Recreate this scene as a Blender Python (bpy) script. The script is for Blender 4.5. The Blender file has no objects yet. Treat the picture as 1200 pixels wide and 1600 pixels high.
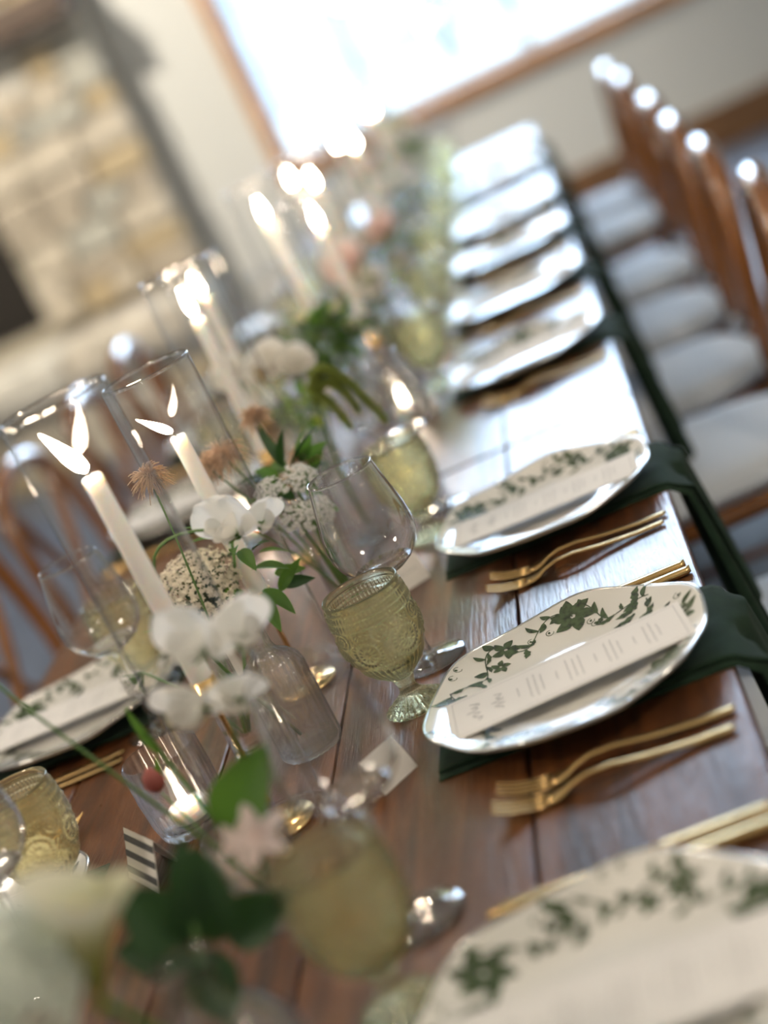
import bpy, bmesh, math, random
from mathutils import Vector, Matrix
random.seed(7)
PI = math.pi
sc = bpy.context.scene
COL = sc.collection

# ------------------------------------------------------------------ camera
TZ = 0.76                                   # table top height
cam_d = bpy.data.cameras.new('camera')
cam = bpy.data.objects.new('camera', cam_d)
COL.objects.link(cam)
RW = [[0.90264383, -0.39274743, -0.17602153],
      [0.04926466, -0.31200951, 0.94880085],
      [-0.42755948, -0.86510088, -0.26228489]]
mw = Matrix(((RW[0][0], -RW[0][1], -RW[0][2], 0.505),
             (RW[1][0], -RW[1][1], -RW[1][2], 0.0),
             (RW[2][0], -RW[2][1], -RW[2][2], 1.355),
             (0, 0, 0, 1)))
cam.matrix_world = mw
cam_d.sensor_fit = 'VERTICAL'
cam_d.sensor_height = 36
cam_d.lens = 2600 / 1600 * 36
cam_d.clip_start = 0.02
cam_d.dof.use_dof = True
cam_d.dof.focus_distance = 1.60
cam_d.dof.aperture_fstop = 1.75
sc.camera = cam

# ------------------------------------------------------------------ world, daylight, exposure
SKY = 12.5
world = bpy.data.worlds.new('sky')
sc.world = world
world.use_nodes = True
wn, wl = world.node_tree.nodes, world.node_tree.links
bg = wn['Background']
tc = wn.new('ShaderNodeTexCoord')
nz = wn.new('ShaderNodeTexNoise'); nz.inputs['Scale'].default_value = 2.2; nz.inputs['Detail'].default_value = 4
cr = wn.new('ShaderNodeValToRGB')
cr.color_ramp.elements[0].position = .35; cr.color_ramp.elements[0].color = (.47, .69, 1.0, 1)
cr.color_ramp.elements[1].position = .7; cr.color_ramp.elements[1].color = (.86, .93, 1.0, 1)
wl.new(tc.outputs['Generated'], nz.inputs['Vector']); wl.new(nz.outputs['Fac'], cr.inputs['Fac'])
wl.new(cr.outputs['Color'], bg.inputs['Color'])
bg.inputs['Strength'].default_value = SKY

vs = sc.view_settings
vs.view_transform = 'Standard'; vs.look = 'None'; vs.gamma = 1.0; vs.use_curve_mapping = False
vs.exposure = 0.66
cy = sc.cycles
cy.use_denoising = True
cy.max_bounces = 14; cy.transmission_bounces = 12; cy.glossy_bounces = 6; cy.diffuse_bounces = 4
cy.transparent_max_bounces = 40
cy.sample_clamp_indirect = 6.0
cy.blur_glossy = 0.4

# room: x from XL to XR, y from YB to YF, ceiling ZC
XL, XR, YB, YF, ZC = -4.2, 3.3, -3.0, 8.7, 4.6
FW = (-0.74, 1.46, 0.85, 4.1)               # far window x0, x1, z0, z1


def portal(name, loc, rot, sx, sy):
    l = bpy.data.lights.new(name, 'AREA')
    l.shape = 'RECTANGLE'; l.size = sx; l.size_y = sy
    l.cycles.is_portal = True
    o = bpy.data.objects.new(name, l); COL.objects.link(o)
    o.location = loc; o.rotation_euler = rot
    return o


portal('window_daylight', ((FW[0] + FW[1]) / 2, YF + .05, (FW[2] + FW[3]) / 2), (-PI / 2, 0, 0), FW[1] - FW[0], FW[3] - FW[2])

# ------------------------------------------------------------------ materials
MATS = {}


def newmat(name):
    m = bpy.data.materials.new(name); m.use_nodes = True
    return m, m.node_tree.nodes, m.node_tree.links, m.node_tree.nodes['Principled BSDF']


def mat(name, col, rough=.5, metal=0., coat=0., sheen=0., sss=0., var=0., vscale=20., bump=0., bscale=60., spec=.5, stretch=None, trans=0., ior=1.45):
    if name in MATS: return MATS[name]
    m, n, l, p = newmat(name)
    p.inputs['Base Color'].default_value = (*col, 1)
    p.inputs['Roughness'].default_value = rough
    p.inputs['Metallic'].default_value = metal
    p.inputs['Coat Weight'].default_value = coat
    p.inputs['Coat Roughness'].default_value = .08
    p.inputs['Sheen Weight'].default_value = sheen
    p.inputs['Specular IOR Level'].default_value = spec
    p.inputs['Transmission Weight'].default_value = trans
    p.inputs['IOR'].default_value = ior
    if sss:
        p.inputs['Subsurface Weight'].default_value = sss
        p.inputs['Subsurface Radius'].default_value = (1, .7, .55); p.inputs['Subsurface Scale'].default_value = .02
    t = None
    if var or bump:
        t = n.new('ShaderNodeTexCoord'); mp = n.new('ShaderNodeMapping')
        l.new(t.outputs['Object'], mp.inputs['Vector'])
        if stretch: mp.inputs['Scale'].default_value = stretch
    if var:
        z = n.new('ShaderNodeTexNoise'); z.inputs['Scale'].default_value = vscale; z.inputs['Detail'].default_value = 5
        l.new(mp.outputs['Vector'], z.inputs['Vector'])
        r = n.new('ShaderNodeValToRGB')
        r.color_ramp.elements[0].position = .3; r.color_ramp.elements[1].position = .7
        r.color_ramp.elements[0].color = (*[max(0, c * (1 - var)) for c in col], 1)
        r.color_ramp.elements[1].color = (*[min(1, c * (1 + var)) for c in col], 1)
        l.new(z.outputs['Fac'], r.inputs['Fac']); l.new(r.outputs['Color'], p.inputs['Base Color'])
    if bump:
        z2 = n.new('ShaderNodeTexNoise'); z2.inputs['Scale'].default_value = bscale; z2.inputs['Detail'].default_value = 4
        l.new(mp.outputs['Vector'], z2.inputs['Vector'])
        b = n.new('ShaderNodeBump'); b.inputs['Strength'].default_value = bump; b.inputs['Distance'].default_value = .01
        l.new(z2.outputs['Fac'], b.inputs['Height']); l.new(b.outputs['Normal'], p.inputs['Normal'])
    MATS[name] = m
    return m


def petal_mat(name, col, tcol, f=.35):
    if name in MATS: return MATS[name]
    m, n, l, p = newmat(name)
    p.inputs['Base Color'].default_value = (*col, 1); p.inputs['Roughness'].default_value = .55
    tr = n.new('ShaderNodeBsdfTranslucent'); tr.inputs['Color'].default_value = (*tcol, 1)
    mx = n.new('ShaderNodeMixShader'); mx.inputs['Fac'].default_value = f
    l.new(p.outputs[0], mx.inputs[1]); l.new(tr.outputs[0], mx.inputs[2])
    l.new(mx.outputs[0], n['Material Output'].inputs['Surface'])
    MATS[name] = m
    return m


def thin_glass(name, col=(1, 1, 1), rough=.0, k=.6, base=.04, edge=.55, pwr=4.):
    """clear sheet glass: lets light straight through, mirrors more towards grazing"""
    if name in MATS: return MATS[name]
    m, n, l, p = newmat(name); n.remove(p)
    t = n.new('ShaderNodeBsdfTransparent'); t.inputs['Color'].default_value = (*col, 1)
    g = n.new('ShaderNodeBsdfGlossy'); g.inputs['Roughness'].default_value = rough
    lw = n.new('ShaderNodeLayerWeight'); lw.inputs['Blend'].default_value = .5
    pw = n.new('ShaderNodeMath'); pw.operation = 'POWER'; pw.inputs[1].default_value = pwr
    fr = n.new('ShaderNodeMath'); fr.operation = 'MULTIPLY_ADD'; fr.inputs[1].default_value = k; fr.inputs[2].default_value = base
    l.new(lw.outputs['Facing'], pw.inputs[0]); l.new(pw.outputs[0], fr.inputs[0])
    ab = n.new('ShaderNodeMixRGB'); ab.inputs[1].default_value = (*col, 1); ab.inputs[2].default_value = (*[c * edge for c in col], 1)
    p3 = n.new('ShaderNodeMath'); p3.operation = 'POWER'; p3.inputs[1].default_value = 5.0
    l.new(lw.outputs['Facing'], p3.inputs[0]); l.new(p3.outputs[0], ab.inputs[0]); l.new(ab.outputs[0], t.inputs['Color'])
    mx = n.new('ShaderNodeMixShader')
    l.new(fr.outputs[0], mx.inputs['Fac']); l.new(t.outputs[0], mx.inputs[1]); l.new(g.outputs[0], mx.inputs[2])
    l.new(mx.outputs[0], n['Material Output'].inputs['Surface'])
    MATS[name] = m
    return m


def cast_glass(name, col, rough=.0, ior=1.47, clear=.35, scat=0., scol=(1, 1, 1), k=.85, pwr=2.4, base=.06, edge=.35):
    """refracting glass, part of the light passing straight on"""
    if name in MATS: return MATS[name]
    m, n, l, p = newmat(name); n.remove(p)
    g = n.new('ShaderNodeBsdfGlass'); g.inputs['Color'].default_value = (*col, 1)
    g.inputs['Roughness'].default_value = rough; g.inputs['IOR'].default_value = ior
    t = n.new('ShaderNodeBsdfTransparent'); t.inputs['Color'].default_value = (*col, 1)
    lw = n.new('ShaderNodeLayerWeight'); lw.inputs['Blend'].default_value = .5
    pw = n.new('ShaderNodeMath'); pw.operation = 'POWER'; pw.inputs[1].default_value = pwr
    fr = n.new('ShaderNodeMath'); fr.operation = 'MULTIPLY_ADD'; fr.inputs[1].default_value = k; fr.inputs[2].default_value = base
    l.new(lw.outputs['Facing'], pw.inputs[0]); l.new(pw.outputs[0], fr.inputs[0])
    ab = n.new('ShaderNodeMixRGB'); ab.inputs[1].default_value = (*col, 1); ab.inputs[2].default_value = (*[c * edge for c in col], 1)
    l.new(pw.outputs[0], ab.inputs[0]); l.new(ab.outputs[0], t.inputs['Color'])
    gl = n.new('ShaderNodeBsdfGlossy'); gl.inputs['Roughness'].default_value = .02
    th = n.new('ShaderNodeMixShader'); l.new(fr.outputs[0], th.inputs['Fac']); l.new(t.outputs[0], th.inputs[1]); l.new(gl.outputs[0], th.inputs[2])
    mx = n.new('ShaderNodeMixShader'); mx.inputs['Fac'].default_value = clear
    l.new(g.outputs[0], mx.inputs[1]); l.new(th.outputs[0], mx.inputs[2])
    if scat:
        tr = n.new('ShaderNodeBsdfTranslucent'); tr.inputs['Color'].default_value = (*scol, 1)
        m2 = n.new('ShaderNodeMixShader'); m2.inputs['Fac'].default_value = scat
        l.new(mx.outputs[0], m2.inputs[1]); l.new(tr.outputs[0], m2.inputs[2]); mx = m2
    l.new(mx.outputs[0], n['Material Output'].inputs['Surface'])
    MATS[name] = m
    return m


def emit(name, col, s):
    if name in MATS: return MATS[name]
    m, n, l, p = newmat(name); n.remove(p)
    e = n.new('ShaderNodeEmission'); e.inputs['Color'].default_value = (*col, 1); e.inputs['Strength'].default_value = s
    l.new(e.outputs[0], n['Material Output'].inputs['Surface'])
    MATS[name] = m
    return m


def plank_mat():
    m, n, l, p = newmat('dark_table_wood')
    t = n.new('ShaderNodeTexCoord'); oi = n.new('ShaderNodeObjectInfo')
    ad = n.new('ShaderNodeVectorMath'); ad.operation = 'ADD'
    l.new(t.outputs['Object'], ad.inputs[0]); l.new(oi.outputs['Location'], ad.inputs[1])
    mp = n.new('ShaderNodeMapping'); mp.inputs['Scale'].default_value = (9, .55, 9)
    l.new(ad.outputs[0], mp.inputs['Vector'])
    z = n.new('ShaderNodeTexNoise'); z.inputs['Scale'].default_value = 4; z.inputs['Detail'].default_value = 9; z.inputs['Distortion'].default_value = .6
    l.new(mp.outputs[0], z.inputs['Vector'])
    r = n.new('ShaderNodeValToRGB'); e = r.color_ramp.elements
    e[0].position = .32; e[0].color = (.030, .011, .004, 1)
    e[1].position = .72; e[1].color = (.20, .075, .022, 1)
    k = e.new(.52); k.color = (.105, .036, .010, 1)
    l.new(z.outputs['Fac'], r.inputs['Fac'])
    l.new(r.outputs['Color'], p.inputs['Base Color'])
    mp2 = n.new('ShaderNodeMapping'); mp2.inputs['Scale'].default_value = (60, 5, 60)
    l.new(ad.outputs[0], mp2.inputs['Vector'])
    z2 = n.new('ShaderNodeTexNoise'); z2.inputs['Scale'].default_value = 4; z2.inputs['Detail'].default_value = 6
    l.new(mp2.outputs[0], z2.inputs['Vector'])
    b = n.new('ShaderNodeBump'); b.inputs['Strength'].default_value = .35; b.inputs['Distance'].default_value = .004
    l.new(z2.outputs['Fac'], b.inputs['Height']); l.new(b.outputs[0], p.inputs['Normal'])
    z3 = n.new('ShaderNodeTexNoise'); z3.inputs['Scale'].default_value = 14; z3.inputs['Detail'].default_value = 5
    l.new(ad.outputs[0], z3.inputs['Vector'])
    mr = n.new('ShaderNodeMapRange'); mr.inputs['To Min'].default_value = .2; mr.inputs['To Max'].default_value = .42
    l.new(z3.outputs['Fac'], mr.inputs['Value']); l.new(mr.outputs[0], p.inputs['Roughness'])
    p.inputs['Coat Weight'].default_value = .12; p.inputs['Coat Roughness'].default_value = .2
    p.inputs['Specular IOR Level'].default_value = .48
    return m


WOOD = plank_mat()
CHAIR = mat('varnished_chair_wood', (.26, .098, .026), .22, coat=1., var=.3, vscale=9, stretch=(1, 1, .25))
GLASS = thin_glass('clear_hurricane_glass', (.995, .995, .993), k=.75, base=.03, edge=.4, pwr=3.)
BOWL = thin_glass('clear_thin_bowl', (.985, .985, .985), k=.9, base=.06, edge=.2, pwr=2.3)
WINE = cast_glass('clear_crystal', (.995, .995, .995), 0, 1.46, .5)
RIBG = cast_glass('clear_ribbed_glass', (.995, .995, .99), 0, 1.46, .7, k=.5, pwr=4., base=.03, edge=.5)
GREEN_G = cast_glass('yellow_green_pressed_glass', (.997, .987, .85), .0, 1.47, .15, .04, (.92, .93, .62))
AMBER_G = cast_glass('amber_pressed_glass', (.995, .97, .84), .0, 1.47, .15, .025, (.95, .85, .5))
PANE = thin_glass('window_pane_glass', (.97, .98, .98), edge=1.)
GOLD = mat('polished_gold', (.83, .58, .27), .16, metal=1.)
GOLDF = mat('brushed_gold_cutlery', (.66, .45, .20), .22, metal=1.)
CERAM = mat('white_glaze', (.80, .775, .725), .14, coat=.6)
SILVER = mat('platinum_rim', (.62, .62, .6), .15, metal=1.)
PRINT = mat('green_transfer_print', (.055, .085, .032), .2, coat=.5, var=.55, vscale=160)
PAPER = mat('white_card_stock', (.80, .76, .715), .8)
INK = mat('grey_ink', (.28, .27, .26), .8)
DKINK = mat('charcoal_ink', (.10, .10, .105), .8)
NAP = mat('dark_green_linen', (.016, .036, .020), .9, spec=.2, sheen=.05, bump=.15, bscale=500, var=.2, vscale=40)
WAX = mat('blush_candle_wax', (.97, .88, .85), .45, sss=1.)
WICK = mat('charred_wick', (.02, .018, .016), .9)
FLAME = emit('candle_flame', (1.0, .80, .58), 105.0)
CUSH = mat('ivory_linen_blue_lit', (.76, .82, .90), .9, sheen=.2, bump=.3, bscale=350)  # ivory linen with the blue of the window light put into its colour
STEM = mat('flower_stem', (.095, .19, .045), .5)
LEAF = petal_mat('green_leaf', (.06, .15, .03), (.20, .40, .04), .45)
DLEAF = petal_mat('dark_leaf', (.02, .062, .018), (.05, .13, .02), .22)
YLEAF = petal_mat('yellow_green_leaf', (.28, .38, .05), (.55, .66, .07), .5)
WPET = petal_mat('white_petal', (.93, .915, .88), (.95, .93, .88), .55)
CPET = petal_mat('cream_petal', (.84, .80, .55), (.86, .82, .5), .35)
PPET = petal_mat('pink_petal', (.92, .78, .74), (.94, .76, .70), .45)
REDB = petal_mat('rose_bud', (.42, .12, .10), (.5, .14, .1), .25)
FLOR = petal_mat('ivory_floret', (.74, .68, .56), (.7, .64, .5), .25)
FLORW = petal_mat('white_floret', (.82, .81, .78), (.8, .8, .76), .3)
FEATH = petal_mat('tan_plume', (.72, .54, .38), (.8, .6, .42), .45)
AMAR = petal_mat('amaranth_green', (.20, .25, .04), (.5, .56, .08), .4)
HYD = petal_mat('hydrangea_petal', (.80, .84, .76), (.8, .85, .74), .35)
WALLM = mat('beige_wall_paint', (.58, .58, .545), .8, bump=.05, bscale=80)
GREYW = mat('grey_wall_paint', (.16, .145, .13), .8)
STONE = mat('sandstone', (.50, .43, .31), .9, var=.35, vscale=6, bump=.5, bscale=25)
STONES = [mat('sandstone_%s' % k, c, .9, var=.3, vscale=9, bump=.6, bscale=30) for k, c in
          [('tan', (.44, .39, .31)), ('pale', (.54, .51, .44)), ('ochre', (.40, .32, .20)), ('grey', (.36, .35, .30)), ('buff', (.47, .42, .34)), ('brown', (.37, .32, .25))]]
MORTAR = mat('mortar', (.40, .36, .28), .95, bump=.4, bscale=50)
DKWOOD = mat('dark_mantel_wood', (.07, .045, .03), .6, var=.3, vscale=12)
TRIM = mat('orange_window_wood', (.42, .20, .065), .4, var=.25, vscale=10)
BASEB = mat('brown_baseboard', (.17, .085, .035), .5, var=.2, vscale=8)
SASH = mat('grey_sash', (.33, .36, .42), .5)
FLOORM = mat('grey_floor_blue_lit', (.135, .15, .185), .45, var=.25, vscale=5)  # grey floor, blue window light mixed into its base colour
CEILM = mat('white_ceiling', (.70, .68, .63), .9)
SOOT = mat('sooty_firebox', (.018, .015, .012), .95)
GRND = mat('pale_gravel', (.12, .13, .12), .9, var=.2, vscale=.5)
TREE = mat('pale_spring_foliage', (.10, .14, .10), .9, var=.3, vscale=1.2)
BARK = mat('tree_bark', (.16, .15, .13), .9)


# ------------------------------------------------------------------ mesh helpers
class MB:
    def __init__(s): s.v = []; s.f = []

    def add(s, vs, fs):
        o = len(s.v); s.v += [tuple(v) for v in vs]; s.f += [tuple(i + o for i in f) for f in fs]
        return s

    def box(s, c, d, rz=0., taper=1.):
        x, y, z = [k / 2 for k in d]; ca, sa = math.cos(rz), math.sin(rz)
        vs = []
        for sz in (-1, 1):
            t = taper if sz > 0 else 1
            for sx, sy in ((-1, -1), (1, -1), (1, 1), (-1, 1)):
                px, py = sx * x * t, sy * y * t
                vs.append((c[0] + px * ca - py * sa, c[1] + px * sa + py * ca, c[2] + sz * z))
        return s.add(vs, [(3, 2, 1, 0), (4, 5, 6, 7), (0, 1, 5, 4), (1, 2, 6, 5), (2, 3, 7, 6), (3, 0, 4, 7)])

    def tube(s, pts, rad, n=8, cap=True, flat=1.):
        pts = [Vector(p) for p in pts]
        if not isinstance(rad, (list, tuple)): rad = [rad] * len(pts)
        t0 = (pts[1] - pts[0]).normalized()
        up = Vector((0, 0, 1)) if abs(t0.z) < .9 else Vector((1, 0, 0))
        nrm = (up - t0 * up.dot(t0)).normalized()
        vs = []
        for i, p in enumerate(pts):
            t = (pts[min(i + 1, len(pts) - 1)] - pts[max(i - 1, 0)])
            t = t.normalized() if t.length > 1e-9 else t0
            nrm = nrm - t * nrm.dot(t)
            nrm = nrm.normalized() if nrm.length > 1e-6 else Vector((1, 0, 0))
            b = t.cross(nrm)
            for k in range(n):
                a = 2 * PI * k / n
                vs.append(p + (nrm * math.cos(a) * flat + b * math.sin(a)) * rad[i])
        fs = []
        for i in range(len(pts) - 1):
            for k in range(n):
                fs.append((i * n + k, i * n + (k + 1) % n, (i + 1) * n + (k + 1) % n, (i + 1) * n + k))
        if cap:
            fs.append(tuple(range(n - 1, -1, -1))); m = (len(pts) - 1) * n
            fs.append(tuple(range(m, m + n)))
        return s.add(vs, fs)

    def lathe(s, prof, n=32, mod=None, c=(0, 0, 0)):
        """prof: (r, z); r = 0 ends close on the axis"""
        rows = []; vs = []
        for i, (r, z) in enumerate(prof):
            if r < 1e-7:
                rows.append([len(vs)]); vs.append((c[0], c[1], c[2] + z))
            else:
                row = []
                for k in range(n):
                    a = 2 * PI * k / n
                    rr, zz = (r, z) if mod is None else mod(i, r, z, a)
                    row.append(len(vs)); vs.append((c[0] + rr * math.cos(a), c[1] + rr * math.sin(a), c[2] + zz))
                rows.append(row)
        fs = []
        for a, b in zip(rows, rows[1:]):
            if len(a) == 1 and len(b) == 1: continue
            for k in range(n):
                k2 = (k + 1) % n
                if len(a) == 1: fs.append((a[0], b[k], b[k2]))
                elif len(b) == 1: fs.append((a[k], a[k2], b[0]))
                else: fs.append((a[k], a[k2], b[k2], b[k]))
        return s.add(vs, fs)

    def grid(s, fn, nu, nv, close_u=False):
        vs = [fn(i / (nu if close_u else nu - 1), j / (nv - 1)) for j in range(nv) for i in range(nu)]
        fs = []
        for j in range(nv - 1):
            for i in range(nu if close_u else nu - 1):
                i2 = (i + 1) % nu
                fs.append((j * nu + i, j * nu + i2, (j + 1) * nu + i2, (j + 1) * nu + i))
        return s.add(vs, fs)

    def xf(s, m):
        s.v = [tuple(m @ Vector(v)) for v in s.v]; return s

    def mesh(s, name, m, smooth=True, normals=True):
        me = bpy.data.meshes.new(name)
        me.from_pydata(s.v, [], s.f)
        if normals:
            bm = bmesh.new(); bm.from_mesh(me); bmesh.ops.recalc_face_normals(bm, faces=bm.faces); bm.to_mesh(me); bm.free()
        if smooth:
            me.polygons.foreach_set('use_smooth', [True] * len(me.polygons))
        me.materials.append(m)
        me.update()
        return me

    def obj(s, name, m, parent=None, smooth=True, normals=True, off=None, bevel=0.):
        if off is not None: s.v = [(v[0] - off[0], v[1] - off[1], v[2] - off[2]) for v in s.v]
        o = bpy.data.objects.new(name, s.mesh(name, m, smooth, normals)); COL.objects.link(o)
        if parent: o.parent = parent
        if bevel:
            b = o.modifiers.new('bevel', 'BEVEL'); b.width = bevel; b.segments = 2; b.limit_method = 'ANGLE'
        return o


def tag(o, label, cat, group=None):
    o['label'] = label; o['category'] = cat
    if group: o['group'] = group
    return o


def thing(name, label, cat, loc=(0, 0, 0), rz=0., group=None):
    o = bpy.data.objects.new(name, None); COL.objects.link(o)
    o.empty_display_size = .05
    o.location = loc; o.rotation_euler = (0, 0, rz)
    return tag(o, label, cat, group)


def struct(o): o['kind'] = 'structure'; return o
def stuff(o): o['kind'] = 'stuff'; return o


def dup(root, loc, rz=0., label=None, group=None, scale=None):
    r = root.copy(); COL.objects.link(r); r.location = loc; r.rotation_euler = (0, 0, rz)
    if scale: r.scale = (scale,) * 3
    if label: r['label'] = label
    if group: r['group'] = group
    for ch in list(root.children):
        c = ch.copy(); COL.objects.link(c); c.parent = r
        for g in list(ch.children):
            d = g.copy(); COL.objects.link(d); d.parent = c
    return r


def drop(root):
    for ch in list(root.children):
        for g in list(ch.children): bpy.data.objects.remove(g)
        bpy.data.objects.remove(ch)
    bpy.data.objects.remove(root)


def frame(o, d, up=(0, 0, 1), roll=0.):
    """matrix with local +Y along d, +Z roughly along up"""
    y = Vector(d).normalized(); u = Vector(up)
    if abs(y.dot(u.normalized())) > .98: u = Vector((1, .1, 0))
    z = (u - y * u.dot(y)).normalized(); x = y.cross(z)
    m = Matrix(((x.x, y.x, z.x, o[0]), (x.y, y.y, z.y, o[1]), (x.z, y.z, z.z, o[2]), (0, 0, 0, 1)))
    return m @ Matrix.Rotation(roll, 4, 'Y')


def bez(p0, p1, p2, p3=None, n=10):
    p0, p1, p2 = Vector(p0), Vector(p1), Vector(p2)
    out = []
    for i in range(n + 1):
        t = i / n
        if p3 is None: out.append(p0 * (1 - t) ** 2 + p1 * 2 * t * (1 - t) + p2 * t * t)
        else: out.append(p0 * (1 - t) ** 3 + p1 * 3 * t * (1 - t) ** 2 + p2 * 3 * t * t * (1 - t) + Vector(p3) * t ** 3)
    return out


# ------------------------------------------------------------------ room shell
def wall_with_holes(name, axis, pos, thick, a0, a1, z0, z1, holes, m):
    """axis 'x': wall runs along x at y = pos; 'y': wall runs along y at x = pos"""
    mb = MB()
    def piece(u0, u1, w0, w1):
        if u1 - u0 < 1e-4 or w1 - w0 < 1e-4: return
        if axis == 'x': mb.box(((u0 + u1) / 2, pos + thick / 2, (w0 + w1) / 2), (u1 - u0, abs(thick), w1 - w0))
        else: mb.box((pos + thick / 2, (u0 + u1) / 2, (w0 + w1) / 2), (abs(thick), u1 - u0, w1 - w0))
    cur = a0
    for (u0, u1, w0, w1) in sorted(holes):
        piece(cur, u0, z0, z1); piece(u0, u1, z0, w0); piece(u0, u1, w1, z1); cur = u1
    piece(cur, a1, z0, z1)
    return struct(mb.obj(name, m, smooth=False))


struct(MB().box(((XL + XR) / 2, (YB + YF) / 2, -.05), (XR - XL + .6, YF - YB + .6, .1)).obj('floor', FLOORM, smooth=False))
struct(MB().box(((XL + XR) / 2, (YB + YF) / 2, ZC + .05), (XR - XL + .6, YF - YB + .6, .1)).obj('ceiling', CEILM, smooth=False))
wall_with_holes('wall_far', 'x', YF, .2, XL, XR, 0, ZC, [FW], WALLM)
wall_with_holes('wall_right', 'y', XR, .2, YB, YF, 0, ZC, [], WALLM)
wall_with_holes('wall_left', 'y', XL, -.2, YB, YF, 0, ZC, [], WALLM)
wall_with_holes('wall_back', 'x', YB, -.2, XL, XR, 0, ZC, [], WALLM)

bb = struct(MB().box(((-1.2 + XR) / 2, YF - .015, .105), (XR + 1.2, .03, .21)).obj('baseboard_far', BASEB, smooth=False, bevel=.006))
struct(MB().box((XR - .015, (YB + YF) / 2, .105), (.03, YF - YB - .1, .21)).obj('baseboard_right', BASEB, smooth=False))

# far window: casing, sashes, panes
x0, x1, z0, z1 = FW
wroot = bpy.data.objects.new('window_1', None); COL.objects.link(wroot); struct(wroot)
wroot.location = ((x0 + x1) / 2, YF, z0)
wo = wroot.location
for nm, c, d in [('side_casing', (x0 - .035, YF - .012, (z0 + z1) / 2), (.075, .05, z1 - z0 + .15)), ('side_casing', (x1 + .035, YF - .012, (z0 + z1) / 2), (.075, .05, z1 - z0 + .15)),
                 ('sill_casing', ((x0 + x1) / 2, YF - .02, z0 - .04), (x1 - x0, .07, .08)), ('head_casing', ((x0 + x1) / 2, YF - .012, z1 + .035), (x1 - x0, .05, .08))]:
    MB().box(c, d).obj(nm, TRIM, wroot, smooth=False, off=wo, bevel=.006)
edges = [x0, -.22, .61, x1]
for a, b in zip(edges, edges[1:]):
    s = MB()
    w = .028
    s.box((a + w / 2, YF + .1, (z0 + z1) / 2), (w, .05, z1 - z0)); s.box((b - w / 2, YF + .1, (z0 + z1) / 2), (w, .05, z1 - z0))
    s.box(((a + b) / 2, YF + .1, z0 + .02), (b - a - 2 * w, .05, .04)); s.box(((a + b) / 2, YF + .1, z1 - .02), (b - a - 2 * w, .05, .04))
    so = s.obj('sash', SASH, wroot, smooth=False, off=wo)
    p = MB().box(((a + b) / 2, YF + .1, (z0 + z1) / 2), (b - a - 2 * w, .006, z1 - z0 - .08)).obj('pane', PANE, so, smooth=False, off=wo)

# stone chimney breast with raised hearth, firebox and mantel
CHX0, CHX1, CHY = -4.0, -1.32, 8.4
FB = (-3.15, -2.2, .67, 1.45)
ch = MB()
for (a, b, c, d) in [(CHX0, FB[0], 0, ZC), (FB[1], CHX1 - .02, 0, ZC), (FB[0], FB[1], FB[3], ZC), (FB[0], FB[1], 0, FB[2])]:
    ch.box(((a + b) / 2, (CHY + .03 + YF) / 2, (c + d) / 2), (b - a, YF - CHY - .03, d - c))
chim = struct(ch.obj('wall_chimney', MORTAR, smooth=False))
MB().box(((FB[0] + FB[1]) / 2, YF - .1, (FB[2] + FB[3]) / 2), (FB[1] - FB[0], .1, FB[3] - FB[2])).obj('fire_back', SOOT, chim, smooth=False)
for xx in (FB[0] + .01, FB[1] - .01):
    MB().box((xx, (CHY + YF) / 2 + .03, (FB[2] + FB[3]) / 2), (.02, YF - CHY - .08, FB[3] - FB[2])).obj('fire_cheek', SOOT, chim, smooth=False)
MB().box(((FB[0] + FB[1]) / 2, (CHY + YF) / 2, FB[2] + .005), (FB[1] - FB[0], YF - CHY - .1, .01)).obj('fire_floor', SOOT, chim, smooth=False)
MB().box(((FB[0] + FB[1]) / 2, (CHY + YF) / 2, FB[3] - .005), (FB[1] - FB[0], YF - CHY - .1, .01)).obj('fire_lintel', SOOT, chim, smooth=False)
rng = random.Random(3)
zz = .64
while zz < 2.75:
    hh = rng.uniform(.11, .21)
    
    xx = CHX1
    while xx > CHX0 + .3:
        ww = rng.uniform(.16, .42)
        a, b = xx - ww, xx
        xx -= ww
        if b > FB[0] and a < FB[1] and zz < FB[3]:
            if a < FB[1] < b and b - FB[1] > .06: a = FB[1]
            else: continue
        if b - a < .05: continue
        g = .012; pr = rng.uniform(.0, .045)
        s = MB().box((0, 0, 0), (b - a - g, .07, hh - g))
        s.v = [(v[0] + rng.uniform(-.014, .014) * (v[0] < 0 or b < CHX1 - .01), v[1], v[2] + rng.uniform(-.012, .012)) for v in s.v]
        o = s.obj('stone', rng.choice(STONES), chim, smooth=True, bevel=.018)
        o.location = ((a + b) / 2, CHY + .0 - pr + .02, zz + hh / 2)
    zz += hh
mant = struct(MB().box(((CHX0 + CHX1) / 2 - .01, CHY - .1, 2.065), (CHX1 - CHX0 + .06, .26, .15)).obj('trim_2', DKWOOD, smooth=False, bevel=.01))
hb = struct(MB().box(((CHX0 + CHX1) / 2, CHY - .28, .2), (CHX1 - CHX0, .5, .4)).obj('wall_hearth', MORTAR, smooth=False))
xx = CHX1 + .03
while xx > CHX0 + .2:
    ww = rng.uniform(.55, .8)
    o = MB().box((0, 0, 0), (ww - .01, .66, .2)).obj('hearth_slab', STONES[rng.choice([1, 4, 0])], hb, smooth=True, bevel=.025)
    o.location = (xx - ww / 2, CHY - .33, .49); xx -= ww
zz = .0
for hh in (.14, .13, .13):
    xx = CHX1
    while xx > CHX0 + .3:
        ww = rng.uniform(.2, .45)
        o = MB().box((0, 0, 0), (ww - .012, .07, hh - .012)).obj('stone', rng.choice(STONES[:5]), hb, smooth=True, bevel=.015)
        o.location = (xx - ww / 2, CHY - .54, zz + hh / 2); xx -= ww
    zz += hh

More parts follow.
